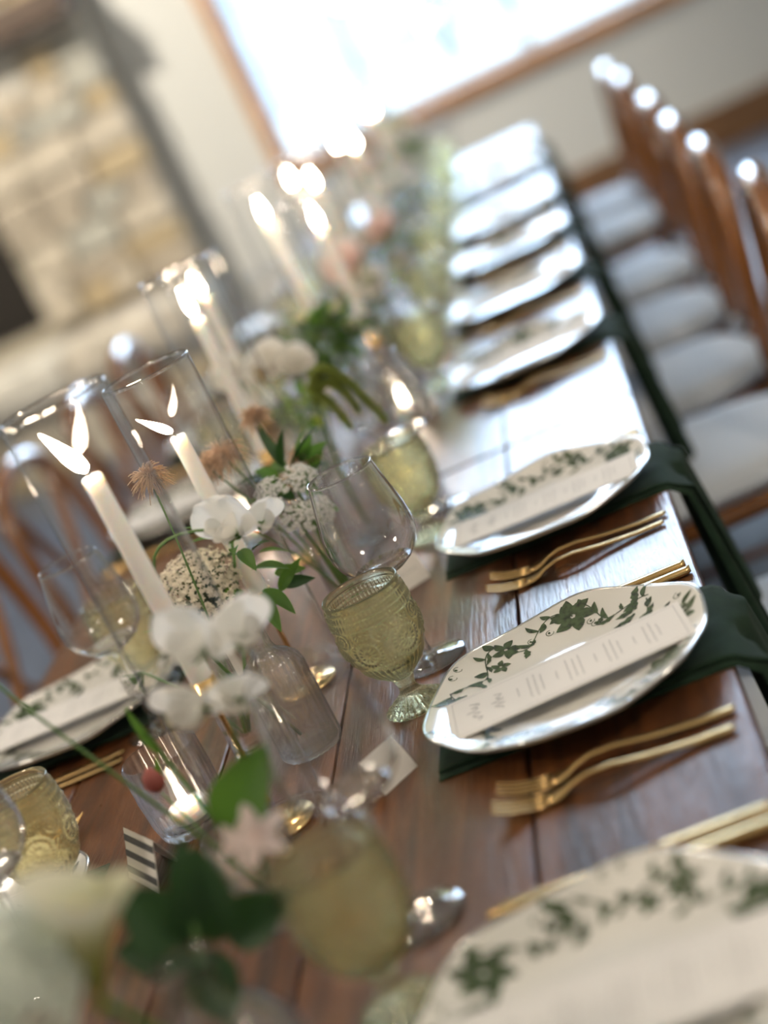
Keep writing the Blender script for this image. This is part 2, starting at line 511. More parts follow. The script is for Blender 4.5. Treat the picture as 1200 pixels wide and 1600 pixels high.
# outside the far window: gravel yard and pale trees in the sun
struct(MB().box((0, 60, -.4), (160, 102, .1)).obj('ground_outside', GRND, smooth=False))


HILL = mat('hazy_wooded_hillside', (.085, .112, .125), .95, var=.3, vscale=.35)
def hill(u, v):
    x = (u - .5) * 90; r = 4.6 + 1.2 * math.sin(u * 23) + .8 * math.sin(u * 51 + 1) + .4 * math.sin(u * 97)
    return (x, 52 + 26 * v + 3 * math.sin(u * 31), -.4 + r * math.sin(PI * min(1, v * 1.2) / 2) ** .7)
struct(MB().grid(hill, 120, 14).obj('ground_hillside', HILL, normals=False))


def tree(x, y, h, label, seed):
    r2 = random.Random(seed)
    t = thing('tree', label, 'tree', (x, y, -.35), 0, 'trees outside the window')
    MB().tube([(0, 0, 0), (.1, 0, h * .3), (0, .1, h * .75)], [h * .035, h * .028, h * .012], 8).obj('trunk', BARK, t)
    m = MB()
    for i in range(1800):
        u, v, w = r2.gauss(0, 1), r2.gauss(0, 1), r2.gauss(0, 1)
        q = math.sqrt(u * u + v * v + w * w); k = r2.uniform(.55, 1) / q
        c = Vector((u * k * h * .36, v * k * h * .36, h * .62 + w * k * h * .38))
        s = h * r2.uniform(.018, .034)
        a = frame(c, (r2.gauss(0, 1), r2.gauss(0, 1), r2.gauss(0, .6)), roll=r2.uniform(0, 6))
        m.add([a @ Vector(p) for p in ((-s * .5, 0, 0), (0, -s, .1 * s), (s * .5, 0, 0), (0, s, -.1 * s))], [(0, 1, 2, 3)])
    stuff(m.obj('crown', TREE, t, smooth=False, normals=False))


for i, (x, y, h, lb) in enumerate([(-4.8, 26, 6.0, 'pale leafy tree outside the left pane of the far window'), (-.6, 38, 7.5, 'tall pale tree outside the middle pane of the far window'),
                                   (2.9, 28, 6.0, 'rounded pale tree outside the right pane of the far window')]):
    tree(x, y, h, lb, 40 + i)

# made-up globe lamps out of view for warm fill, accent spotlight on the chimney
FILL_GLOBE = emit('warm_fill_globe', (1.0, .88, .73), 36.0)
for (px, py, lb) in [(-2.0, .6, 'added unseen warm fill globe over the left aisle near the camera'), (-2.0, 3.4, 'added unseen warm fill globe over the left aisle, middle'),
                     (2.0, .6, 'added unseen warm fill globe over the right aisle near the camera')]:
    t = thing('added_fill_globe', lb, 'lamp', (px, py, ZC), 0, 'added fill globes')
    MB().lathe([(0, -.0), (.06, -.0), (.06, -.02), (.01, -.03), (0, -.03)], 20).obj('canopy', DKWOOD, t)
    MB().tube([(0, 0, -.02), (0, 0, -1.36)], .004, 6).obj('cord', DKWOOD, t)
    MB().lathe([(0, -1.34), (.03, -1.34), (.035, -1.40), (0, -1.40)], 16).obj('cap', DKWOOD, t)
    MB().lathe([(.19 * math.sin(PI * k / 16), -1.58 + .19 * math.cos(PI * k / 16)) if 0 < k < 16 else (0, -1.58 + .19 * math.cos(PI * k / 16)) for k in range(17)], 24).obj('globe', FILL_GLOBE, t)
t = thing('ceiling_spotlight', 'ceiling spotlight aimed at the stone chimney', 'lamp', (-2.3, 5.3, ZC))
aim = Vector((-1.35, 8.5, 1.45)); pos = Vector((-2.3, 5.3, ZC - .28)); dv = (aim - pos).normalized()
MB().tube([(0, 0, 0), (0, 0, -.26)], .012, 8).obj('arm', DKWOOD, t)
MB().tube([pos - dv * .1, pos + dv * .06], .07, 20).obj('lamp_head', DKWOOD, t, off=t.location)
MB().tube([pos + dv * .0605, pos + dv * .064], .058, 20).obj('lens', emit('spot_lens', (1, .88, .7), 6.0), t, off=t.location)
sl = bpy.data.lights.new('spotlight_beam', 'SPOT'); sl.energy = 720; sl.color = (1.0, .91, .78); sl.spot_size = math.radians(64); sl.spot_blend = .8; sl.shadow_soft_size = .07
slo = bpy.data.objects.new('spotlight_beam', sl); COL.objects.link(slo)
slo.location = pos + dv * .14; slo.rotation_euler = dv.to_track_quat('-Z', 'Y').to_euler()

# ------------------------------------------------------------------ tables
TX0, TX1 = -.41, .475
JOINTS = [TX0, -.238, -.04, .095, .288, TX1]
TABLES = [(-.30, 2.205, 'dark plank farm table nearest the camera'), (2.213, 4.60, 'middle dark plank farm table, joined behind the nearest one'), (4.608, 6.13, 'farthest dark plank farm table, by the window wall')]
for (ya, yb, lb) in TABLES:
    t = thing('farm_table', lb, 'table', ((TX0 + TX1) / 2, (ya + yb) / 2, 0), 0, 'farm tables set end to end')
    off = t.location
    for a, b in zip(JOINTS, JOINTS[1:]):
        o = MB().box((0, 0, 0), (b - a - .0025, yb - ya, .04)).obj('plank', WOOD, t, smooth=False, bevel=.002)
        o.location = ((a + b) / 2 - off[0], 0, TZ - .02)
    for sx in (-1, 1):
        MB().box((sx * .37, 0, .67), (.025, yb - ya - .24, .09)).obj('apron', WOOD, t, smooth=False)
        for sy in (-1, 1):
            MB().box((sx * .37, sy * ((yb - ya) / 2 - .09), .36), (.075, .075, .72)).obj('leg', WOOD, t, smooth=False, bevel=.006)
    for sy in (-1, 1):
        MB().box((0, sy * ((yb - ya) / 2 - .09), .67), (.66, .025, .09)).obj('apron', WOOD, t, smooth=False)


# ------------------------------------------------------------------ chairs
def make_chair():
    t = thing('cross_back_chair', 'x', 'chair')
    def sp(x, y): return MB()
    # seat slab
    n = 40; out = []
    for i in range(n):
        a = 2 * PI * i / n; c, s = math.cos(a), math.sin(a)
        x = .205 * math.copysign(abs(c) ** .55, c); y = .205 * math.copysign(abs(s) ** .55, s)
        y *= 1 - .10 * (x / .2)
        out.append((x, y))
    m = MB(); vs = []
    for z, k in ((.432, .96), (.438, 1.0), (.456, 1.0), (.462, .97)):
        vs += [(x * k, y * k, z) for x, y in out]
    fs = [tuple(range(n - 1, -1, -1)), tuple(range(3 * n, 4 * n))]
    for j in range(3):
        for i in range(n): fs.append((j * n + i, j * n + (i + 1) % n, (j + 1) * n + (i + 1) % n, (j + 1) * n + i))
    m.add(vs, fs).obj('seat', CHAIR, t)
    # cushion
    m = MB(); vs = []
    prof = [(.462, .90), (.468, .965), (.482, .99), (.498, .965), (.508, .88), (.514, .6), (.516, .3)]
    for z, k in prof: vs += [(x * k - .012, y * k, z) for x, y in out]
    fs = [tuple(range(n - 1, -1, -1)), tuple(range(6 * n, 7 * n))]
    for j in range(6):
        for i in range(n): fs.append((j * n + i, j * n + (i + 1) % n, (j + 1) * n + (i + 1) % n, (j + 1) * n + i))
    cu = m.add(vs, fs).obj('cushion', CUSH, t)
    ring = [(x * .995 - .012, y * .995, .484) for x, y in out]; ring.append(ring[0])
    MB().tube(ring, .005, 6, cap=False).obj('piping', CUSH, cu)
    for s in (-1, 1):
        k = MB().lathe([(0, -.02), (.017, -.008), (.02, .004), (.012, .018), (0, .022)], 10, c=(.185, s * .185, .497))
        k.tube(bez((.185, s * .185, .49), (.21, s * .22, .47), (.2, s * .215, .4), n=6), .006, 6).obj('tie', CUSH, cu)
    # bent rear legs and hoop in one bend
    half = [(.225, .175, 0), (.20, .182, .25), (.192, .19, .45), (.202, .198, .60), (.218, .196, .72), (.23, .172, .81), (.236, .115, .862), (.238, .05, .879)]
    pts = half + [(.238, 0, .882)] + [(x, -y, z) for x, y, z in reversed(half)]
    fine = []
    P = [Vector(p) for p in pts]
    for i in range(len(P) - 1):
        p0, p1, p2, p3 = P[max(i - 1, 0)], P[i], P[i + 1], P[min(i + 2, len(P) - 1)]
        for k in range(4):
            u = k / 4
            fine.append(.5 * ((2 * p1) + (p2 - p0) * u + (2 * p0 - 5 * p1 + 4 * p2 - p3) * u * u + (3 * p1 - p0 - 3 * p2 + p3) * u ** 3))
    fine.append(P[-1])
    MB().tube(fine, [.0165 + .006 * max(0, (p.z - .74) / .14) for p in fine], 10).obj('back_hoop', CHAIR, t)
    for s in (-1, 1):
        pts = bez((.197, -s * .185, .50), (.222, -s * .02, .56), (.226, s * .1, .74), (.236, s * .135, .845), n=12)
        MB().tube([(p[0] + .006 * s, p[1], p[2]) for p in pts], .014, 8, flat=.55).obj('cross_slat', CHAIR, t)
        MB().tube([(-.165, s * .175, .435), (-.17, s * .178, .2), (-.18, s * .182, 0)], [.019, .017, .012], 10).obj('leg', CHAIR, t)
        MB().tube([(-.172, s * .178, .17), (.206, s * .182, .17)], .009, 8).obj('stretcher', CHAIR, t)
    MB().tube([(.194, -.17, .47), (.2, 0, .478), (.194, .17, .47)], .011, 8).obj('back_rail', CHAIR, t)
    MB().tube([(-.17, -.178, .25), (-.17, .178, .25)], .009, 8).obj('stretcher', CHAIR, t)
    return t


ORD = ['nearest', 'second', 'third', 'fourth', 'fifth', 'sixth', 'seventh', 'eighth', 'ninth', 'tenth']
RY = [.868, 1.36, 1.85, 2.63, 3.15, 3.66, 4.17, 4.98, 5.50]
LY = [1.31, 1.81, 2.62, 3.14, 3.66, 4.17]
def oth(i): return ORD[i]
chair = make_chair()
for i, y in enumerate(RY[1:]):
    rr = random.Random(i)
    dup(chair, (.525 + rr.uniform(-.008, .012), y + rr.uniform(-.02, .02), 0), rr.uniform(-.05, .05),
        'cross-back wooden chair with pale cushion, %s along the right side of the tables' % oth(i), 'chairs along the right side')
for i, y in enumerate(LY[1:]):
    rr = random.Random(30 + i)
    dup(chair, (-.46 + rr.uniform(-.015, .01), y + rr.uniform(-.02, .02), 0), PI + rr.uniform(-.06, .06),
        'cross-back wooden chair with pale cushion, %s along the left side by the fireplace' % oth(i), 'chairs along the left side')
drop(chair)

# ------------------------------------------------------------------ table settings
PR = .1345


def plate_r(a): return PR * (1 + .016 * math.cos(6 * a + .5) + .006 * math.cos(12 * a + 1.2))


def plate_z(q):
    """height over the plate for q = r / rim radius"""
    if q < .5: return .006
    u = (q - .5) / .5
    return .006 + .017 * (u ** 1.25)


def plate_wave(q, a): return plate_z(q) + (max(0, q - .6) / .4) ** 2 * .0022 * math.cos(6 * a + .5)


def make_plate():
    t = thing('dinner_plate', 'x', 'plate')
    n = 96; rows = [0, .2, .45, .5, .55, .62, .7, .78, .86, .93, .98, 1.0]
    prof = [(q * 1, 0) for q in rows]
    top = [('t', q) for q in rows]; bot = [('b', q) for q in reversed(rows)]
    seq = top + bot
    pr = [(q if q > 0 else 0, 0) for _, q in seq]
    def mod(i, r, z, a):
        k, q = seq[i]
        R = plate_r(a) * q
        h = plate_wave(q, a)
        if k == 'b':
            h = h - .0045 if q > .45 else .0015
            if q == 1.0: h = plate_wave(q, a) - .003
            if .44 < q < .52: h = 0.0
        return R, h
    m = MB(); m.lathe(pr, n, mod)
    # ends on the axis were written with z = 0: lift them
    m.v = [(v[0], v[1], .006) if abs(v[0]) < 1e-9 and abs(v[1]) < 1e-9 and i == 0 else v for i, v in enumerate(m.v)]
    body = m.obj('plate_body', CERAM, t)
    ring = [(plate_r(2 * PI * k / 96) * math.cos(2 * PI * k / 96), plate_r(2 * PI * k / 96) * math.sin(2 * PI * k / 96), plate_wave(1, 2 * PI * k / 96) - .0012) for k in range(97)]
    MB().tube(ring, .0017, 6, cap=False).obj('rim_line', SILVER, t)
    pm = MB(); r2 = random.Random(11)
    def mp(x, y):
        a = math.atan2(y, x); q = min(.985, math.hypot(x, y) / plate_r(a))
        return (x, y, plate_wave(q, a) + .00045)
    def leafp(x, y, ang, L, W, ns=6, notch=0.):
        ca, sa = math.cos(ang), math.sin(ang); vs = []
        for i in range(ns + 1):
            u = i / ns; w = W * math.sin(PI * min(1, u * .93 + .06)) ** .8 * (1 - .25 * u)
            if notch: w *= 1 - notch * (i % 2)
            bend = .12 * L * math.sin(PI * u)
            for s in (-1, 0, 1):
                lx, ly = u * L, s * w + bend
                vs.append(mp(x + lx * ca - ly * sa, y + lx * sa + ly * ca))
        fs = []
        for i in range(ns):
            for j in range(2): fs.append((i * 3 + j, i * 3 + j + 1, i * 3 + j + 4, i * 3 + j + 3))
        pm.add(vs, fs)
    def vine(pts, w=.0006):
        vs = []
        for i, p in enumerate(pts):
            q = pts[min(i + 1, len(pts) - 1)]; o = pts[max(i - 1, 0)]
            dx, dy = q[0] - o[0], q[1] - o[1]; d = math.hypot(dx, dy) or 1
            for s in (-1, 1): vs.append(mp(p[0] - dy / d * w * s, p[1] + dx / d * w * s))
        pm.add(vs, [(2 * i, 2 * i + 1, 2 * i + 3, 2 * i + 2) for i in range(len(pts) - 1)])
    def pol(q, a): R = plate_r(a) * q; return R * math.cos(a), R * math.sin(a)
    def flower(q, a, s, np_):
        x, y = pol(q, a); st = r2.uniform(0, 6)
        for k in range(np_):
            leafp(x + math.cos(st + k * 2 * PI / np_) * s * .12, y + math.sin(st + k * 2 * PI / np_) * s * .12, st + k * 2 * PI / np_, s, s * .36)
    ncl = 9
    for c in range(ncl):
        a0 = 2 * PI * c / ncl + r2.uniform(-.05, .05)
        # wandering vine from cluster to cluster
        pts = []
        for k in range(17):
            u = k / 16; a = a0 + u * 2 * PI / ncl
            pts.append(pol(.80 + .10 * math.sin(2 * PI * u + c), a))
        vine(pts)
        if c % 3 == 0:
            flower(.80, a0, .021, 6)
        elif c % 3 == 1:
            flower(.82, a0, .0135, 5)
            flower(.69, a0 + .2, .009, 5)
        else:
            for k in range(4): leafp(*pol(.72 + .04 * k, a0 + .03 * k), a0 + PI / 2 + (-1) ** k * 1.0, .023, .0055, notch=.35)
        for k in range(9):
            u = (k + .7) / 10; a = a0 + u * 2 * PI / ncl
            p = pol(.80 + .10 * math.sin(2 * PI * u + c), a)
            leafp(p[0], p[1], a + PI / 2 + (1 if k % 2 else -1) * r2.uniform(.6, 1.3), r2.uniform(.009, .019), r2.uniform(.0028, .0052), notch=r2.choice([0, .35]))
        for k in range(2):
            a = a0 + r2.uniform(.15, .55); q = r2.uniform(.66, .94)
            p = pol(q, a); cpts = [(p[0] + .004 * math.cos(b), p[1] + .004 * math.sin(b)) for b in [i * .7 for i in range(8)]]
            vine(cpts, .0004)
            leafp(p[0] - .0015, p[1], a, .0035, .0015)
    pm.obj('floral_print', PRINT, t, smooth=False, normals=False)
    return t


def make_menu(seed=5):
    t = thing('menu_card', 'x', 'menu')
    MB().box((0, 0, .0006), (.228, .081, .0012)).obj('card', PAPER, t, smooth=False)
    z = .00135; r2 = random.Random(seed)
    def squig(m, x, ya, yb, amp, w, step):
        pts = []; y = ya; k = 0
        while (y < yb):
            pts.append((x + amp * math.sin(k * 1.9 + r2.uniform(-.5, .5)) * r2.uniform(.3, 1), y)); y += step * r2.uniform(.6, 1.3); k += 1
        vs = []
        for i, p in enumerate(pts):
            q = pts[min(i + 1, len(pts) - 1)]; o = pts[max(i - 1, 0)]
            dx, dy = q[0] - o[0], q[1] - o[1]; d = math.hypot(dx, dy) or 1
            for s in (-1, 1): vs.append((p[0] - dy / d * w * s, p[1] + dx / d * w * s, z))
        m.add(vs, [(2 * i, 2 * i + 1, 2 * i + 3, 2 * i + 2) for i in range(len(pts) - 1)])
    h = MB()
    squig(h, -.088, -.020, .020, .009, .0005, .0034)
    squig(h, -.066, -.016, .018, .007, .00045, .0031)
    h.obj('script_heading', DKINK, t, smooth=False, normals=False)
    b = MB()
    for x, hw in [(-.047, .010), (-.036, .022), (-.030, .024), (-.024, .018), (-.010, .009), (.001, .024), (.007, .021), (.013, .023), (.027, .010), (.038, .022), (.044, .024), (.050, .016), (.064, .009), (.075, .021), (.081, .023), (.087, .014)]:
        squig(b, x, -hw, hw, .0011, .00028, .0016)
    b.obj('menu_text', INK, t, smooth=False, normals=False)
    f = MB()
    for s in (-1, 1):
        f.add([(-.108, s * .0352, z), (.108, s * .0352, z), (.108, s * .0356, z), (-.108, s * .0356, z)], [(0, 1, 2, 3)])
        f.add([(s * .108, -.0356, z), (s * .108, .0356, z), (s * .1084, .0356, z), (s * .1084, -.0356, z)], [(0, 1, 2, 3)])
    f.obj('border_line', INK, t, smooth=False, normals=False)
    return t


def make_napkin():
    t = thing('napkin', 'x', 'napkin')
    # runs along +x from under the plate to the table edge at x = .138 (plate centre = 0) and over it
    def fn(layer):
        def g(u, v):
            s = v * .50 - .13                       # path length from inner end
            y = (u - .5) * (.165 + .03 * max(0, v - .45)) + (.012 * layer)
            f = .004 * math.sin(u * 9 + layer) * max(0, min(1, (v - .3) * 3)) + .004 * math.sin(u * 21 + 2 * layer) * max(0, min(1, (v - .45) * 2))
            e = .138; r = .010
            z0 = .0012 + .0022 * layer
            if s < e: x, z = s, z0 + abs(f) * .6 * (s > .09)
            else:
                d = s - e; arc = r * PI / 2
                if d < arc: a = d / r; x, z = e + (r + z0) * math.sin(a), z0 - r + r * math.cos(a)
                else: x, z = e + r + z0 + .018 * math.sin((d - arc) * 4) + f * 2.2 + .008, z0 - r - (d - arc)
            y += .02 * max(0, v - .5) * math.sin(v * 6 + layer) - .03 * max(0, v - .55)
            return (x, y, z)
        return g
    for layer in (0, 1):
        o = MB().grid(fn(layer), 22, 60).obj('folded_layer', NAP, t, normals=False)
        so = o.modifiers.new('thick', 'SOLIDIFY'); so.thickness = .0014; so.offset = 1
    return t


def strip(sec, n_w=3, th=.0018):
    """sec: list of (x, halfwidth, z) -> a bevelled flat bar along x"""
    m = MB(); vs = []
    for x, w, z in sec:
        vs += [(x, -w, z + th * .25), (x, -w * .6, z + th), (x, w * .6, z + th), (x, w, z + th * .25), (x, w * .6, z), (x, -w * .6, z)]
    k = len(sec); fs = []
    for i in range(k - 1):
        for j in range(6): fs.append((i * 6 + j, i * 6 + (j + 1) % 6, (i + 1) * 6 + (j + 1) % 6, (i + 1) * 6 + j))
    fs += [tuple(range(5, -1, -1)), tuple(range((k - 1) * 6, k * 6))]
    return m.add(vs, fs)


def make_fork():
    t = thing('fork', 'x', 'fork')       # handle end at +x, tines towards -x
    strip([(.100, .0035, .0015), (.096, .0062, .001), (.07, .0066, .0015), (.03, .005, .005), (0, .0036, .0095), (-.02, .0034, .0095), (-.034, .0045, .006), (-.042, .0095, .003), (-.05, .0122, .0015), (-.058, .0122, .0015)], th=.0026).obj('handle', GOLDF, t)
    for k in range(4):
        y = -.0094 + k * .00627
        o = strip([(-.056, .0024, .0015), (-.07, .0022, .0022), (-.085, .0019, .0055), (-.097, .0013, .0105), (-.1, .0006, .012)], th=.002)
        o.v = [(v[0], v[1] + y, v[2]) for v in o.v]
        o.obj('tine', GOLDF, t)
    return t


def make_knife():
    t = thing('knife', 'x', 'knife')
    strip([(.108, .003, .001), (.104, .0065, 0), (.07, .0072, 0), (.03, .0062, .0005), (.005, .0048, .001)], th=.006).obj('handle', GOLDF, t)
    strip([(.006, .0045, .002), (-.01, .0085, .002), (-.06, .0098, .002), (-.09, .009, .002), (-.104, .005, .002), (-.109, .001, .002)], th=.0016).obj('blade', GOLDF, t)
    return t


def make_place_card():
    t = thing('place_card', 'x', 'card')
    m = MB()
    for s in (-1, 1):
        vs = [(-.022, s * .015, .0002), (.022, s * .015, .0002), (.022, 0, .033), (-.022, 0, .033)]
        vs2 = [(x, y - s * .0007 if i < 2 else y, z - (.0009 if i > 1 else 0)) for i, (x, y, z) in enumerate(vs)]
        m.add(vs + vs2, [(0, 1, 2, 3), (7, 6, 5, 4), (0, 4, 5, 1), (1, 5, 6, 2), (2, 6, 7, 3), (3, 7, 4, 0)])
    m.obj('folded_card', PAPER, t, smooth=False)
    w = MB(); r2 = random.Random(2); pts = []
    for k in range(26): pts.append((-.015 + k * .0012, .003 * math.sin(k * 1.7) * r2.uniform(.3, 1)))
    vs = []
    for i, (a, b) in enumerate(pts):
        u = .017 + b
        for s in (-.0003, .0003): vs.append((a, -(.015 - .015 * (u + s) / .033) - .0004, u + s))
    w.add(vs, [(2 * i, 2 * i + 1, 2 * i + 3, 2 * i + 2) for i in range(len(pts) - 1)])
    w.obj('handwritten_name', INK, t, smooth=False, normals=False)
    return t


def make_goblet(m_glass, nm='goblet'):
    t = thing(nm, 'x', 'goblet')
    n = 264
    outer = []
    def R(z):
        pts = [(.034, .0095), (.036, .012), (.040, .0165), (.046, .024), (.054, .031), (.064, .0365), (.076, .0402), (.090, .0418), (.104, .0415), (.116, .0402), (.126, .0392), (.1315, .0392)]
        for (za, ra), (zb, rb) in zip(pts, pts[1:]):
            if z <= zb: u = (z - za) / (zb - za); return ra + (rb - ra) * u
        return pts[-1][1]
    prof = [(0, .0005), (.020, .0005), (.029, .0008), (.031, .0025), (.030, .0045), (.024, .0085), (.016, .0135), (.0105, .018), (.0085, .022), (.0085, .026), (.0098, .030), (.0108, .0325)]
    nf = len(prof)
    zs = [.034 + (.1315 - .034) * i / 112 for i in range(113)]
    prof += [(R(z), z) for z in zs]
    no = len(prof)
    prof += [(.0385, .1325), (.0376, .1322)]
    inner = [(R(z) - .0032 if z > .055 else max(.004, R(z) - .0032 - (.055 - z) * .25), z) for z in [.128, .118, .105, .09, .075, .062, .052, .045, .042]]
    prof += inner + [(0, .040)]
    def mod(i, r, z, a):
        if i < nf:
            k = 24
            return r * (1 + (.045 * math.cos(k * a) if .0015 < z < .034 else 0)), z
        if i < no:
            d = 0
            # bead rows under the rim
            for zc, cnt in ((.1195, 60), (.1115, 60)):
                if abs(z - zc) < .003: d += .0013 * math.sqrt(max(0, 1 - ((z - zc) / .003) ** 2)) * (.5 + .5 * math.cos(cnt * a))
            for zc in (.1235, .1155, .1075):
                if abs(z - zc) < .0013: d += .0010
            # six medallions
            sct = 2 * PI / 6
            la = (a + sct / 2) % sct - sct / 2
            dx, dz = la * .041, z - .080
            q = math.hypot(dx, dz)
            if q < .0155:
                th = math.atan2(dz, dx)
                if q < .003: d += .0020
                elif q < .0095: d += .0018 * (.5 + .5 * math.cos(12 * th)) * math.sin((q - .003) / .0065 * PI) ** .5
                elif q < .0125: d -= .0002
                else: d += .0012 * (.5 + .5 * math.cos(24 * th))
            # scallops between
            la2 = (a) % sct - sct / 2
            q2 = math.hypot(la2 * .041, z - .098)
            if q2 < .010: d += .0009 * (.5 + .5 * math.cos(q2 * 1600))
            # flutes below
            if z < .062: d += .0014 * min(1, (.062 - z) / .008) * abs(math.cos(18 * a))
            return r + d, z
        return r, z
    MB().lathe(prof, n, mod).obj('pressed_glass_body', m_glass, t)
    return t


def make_wine():
    t = thing('wine_glass', 'x', 'wine glass')
    MB().lathe([(0, .0006), (.030, .0006), (.0365, .0009), (.038, .0018), (.0365, .0030), (.022, .0042), (.010, .0062), (0, .0064)], 48).obj('foot', WINE, t)
    MB().lathe([(0, .0066), (.0092, .0066), (.0055, .010), (.0042, .018), (.0036, .035), (.0036, .075), (.0042, .094), (.006, .101), (.0105, .1042), (.0205, .108), (.031, .1145), (.0305, .1156), (.022, .1120), (.012, .1102), (0, .1098)], 24).obj('stem', WINE, t)
    out = [(.0195, .1082), (.0312, .1152), (.041, .1255), (.0455, .137), (.0468, .150), (.0452, .166), (.0415, .184), (.0375, .203), (.0345, .2185)]
    inn = [(r - .0011, z + .0004) for r, z in out]
    m = MB().lathe(out[1:], 64)
    m.obj('bowl', BOWL, t)
    MB().lathe([(.0347, .2165), (.0349, .2185), (.0342, .2194), (.0335, .2185), (.0337, .2165)], 64).obj('rim', WINE, t)
    return t


plate = make_plate(); menu = make_menu(); napkin = make_napkin(); fork = make_fork(); knife = make_knife(); 
pcard = make_place_card(); gob = make_goblet(GREEN_G); agob = make_goblet(AMBER_G); wine = make_wine()
SETS = [('right', i, y) for i, y in enumerate(RY)] + [('left', i, y) for i, y in enumerate(LY)]
MROT = {('right', 0): -.02, ('right', 1): .095, ('right', 2): -.03}
for side, i, y in SETS:
    rr = random.Random(i * 7 + (50 if side == 'left' else 0))
    sgn = 1 if side == 'right' else -1
    base = 0. if side == 'right' else PI
    cx = .337 if side == 'right' else -.272
    j = lambda s: rr.uniform(-s, s)
    where = '%s %s-hand setting' % (oth(i), side)
    if side == 'right' and i == 0: where = 'cropped %s right-hand setting' % oth(i)
    def put(src, dx, dy, dz, drz, what, grp):
        return dup(src, (cx + sgn * dx, y + sgn * dy, TZ + dz), base + drz, '%s at the %s' % (what, where), grp)
    put(napkin, .0, .004, 0, j(.03), 'dark green linen napkin draped over the edge', 'napkins under the plates')
    put(plate, 0, 0, .0058, 1.1 * i + .35, 'white plate with green floral rim', 'dinner plates')
    put(menu, .002, -.014 if side == 'right' else .0, .0058 + .0178, MROT.get((side, i), j(.06)), 'long white menu card lying across the plate', 'menu cards')
    put(fork, .027, -.157, .0006, j(.03), 'gold fork next to the plate', 'inner forks')
    put(fork, .022, -.186, .0006, .02 + j(.03), 'outer gold fork further from the plate', 'outer forks')
    put(knife, .023, .152, .0006, j(.02), 'gold knife next to the plate', 'inner knives')
    put(knife, .02, .172, .0006, j(.02), 'outer gold knife further from the plate', 'outer knives')
    gs = gob if side == 'right' else agob
    gw = 'yellow-green pressed glass goblet' if side == 'right' else 'amber pressed glass goblet'
    if side == 'right':
        put(gs, -.154 + j(.004), .102 + j(.004), .0003, rr.uniform(0, 6), gw, 'pressed glass goblets')
        put(wine, -.144 + j(.004), .202 + j(.004), .0003, 0, 'clear stemmed wine glass', 'wine glasses')
        put(pcard, -.179, -.035, .0003, .95 + j(.15) if i != 2 else .5, 'small white folded place card', 'place cards')
    else:
        put(gs, -.107 + j(.006), -.005 + j(.006), .0003, rr.uniform(0, 6), gw, 'pressed glass goblets')
        put(wine, -.118 + j(.004), .115 + j(.004), .0003, 0, 'clear stemmed wine glass', 'wine glasses')
        if i > 0: put(pcard, -.20, .06, .0003, .7 + j(.15), 'small white folded place card', 'place cards')
for o in (plate, menu, napkin, fork, knife, pcard, gob, agob, wine): drop(o)

# ------------------------------------------------------------------ candles in tall glass cylinders
def holder(loc, h, label):
    t = thing('candle_holder', label, 'candlestick', loc, 0, 'gold candlesticks')
    MB().lathe([(0, .0004), (.033, .0004), (.0345, .0015), (.0345, .004), (.033, .0055), (.006, .0062), (0, .0062)], 40).obj('base_disc', GOLD, t)
    MB().lathe([(0, .006), (.0032, .006), (.0027, .012), (.0027, h - .022), (.0035, h - .018), (0, h - .018)], 14).obj('stem', GOLD, t)
    MB().lathe([(0, h - .018), (.0045, h - .018), (.0135, h - .009), (.0145, h - .007), (.0118, h - .006), (.0118, h + .008), (.0109, h + .008), (.0109, h - .002), (0, h - .002)], 24).obj('cup', GOLD, t)
    return t


def candle(loc, z0, z1, label, lean=(0, 0), fl=.042, lit=True):
    t = thing('taper_candle', label, 'candle', (loc[0], loc[1], z0), 0, 'lit taper candles')
    L = z1 - z0
    MB().lathe([(0, 0), (.0103, 0), (.0105, .01), (.0092, L * .6), (.0085, L - .002), (.0078, L), (.004, L - .0012), (0, L - .0015)], 24).obj('wax', WAX, t)
    tip = Vector((lean[0] * fl, lean[1] * fl, L + fl))
    MB().tube([(0, 0, L - .004), (lean[0] * .003, lean[1] * .003, L + .004), (lean[0] * .006, lean[1] * .006, L + .008)], .0008, 6).obj('wick', WICK, t)
    m = MB(); rows = []
    for k in range(13):
        u = k / 12
        r = .0064 * (fl / .042) ** .5 * (math.sin(PI * u ** .62) ** .9) * (1 - .2 * u) if 0 < k < 12 else 0
        rows.append((r, u))
    m.lathe(rows, 14)
    b = Vector((lean[0] * .005, lean[1] * .005, L + .005))
    m.v = [(b.x + (tip.x - b.x) * v[2] ** 1.2 + v[0], b.y + (tip.y - b.y) * v[2] ** 1.2 + v[1], b.z + (tip.z - b.z) * v[2]) for v in m.v]
    m.obj('flame', FLAME, t)
    return t


def cylinder(loc, H, label, r=.049):
    t = thing('glass_cylinder', label, 'candle glass', loc, 0, 'tall glass cylinders')
    w = .0021
    m = MB(); n = 64
    m.lathe([(r, .0003), (r, H * .5), (r, H - .002)], n)
    m.obj('glass_tube', GLASS, t)
    MB().lathe([(r - w, .0004), (r + .0003, .0004), (r + .0003, .003), (r - w, .003), (r - w, .0004)], n).obj('base_edge', RIBG, t)
    MB().lathe([(r + .0002, H - .0035), (r + .0004, H - .001), (r - w / 2, H + .0006), (r - w - .0004, H - .001), (r - w - .0002, H - .0035)], n).obj('fire_polished_rim', RIBG, t)
    return t


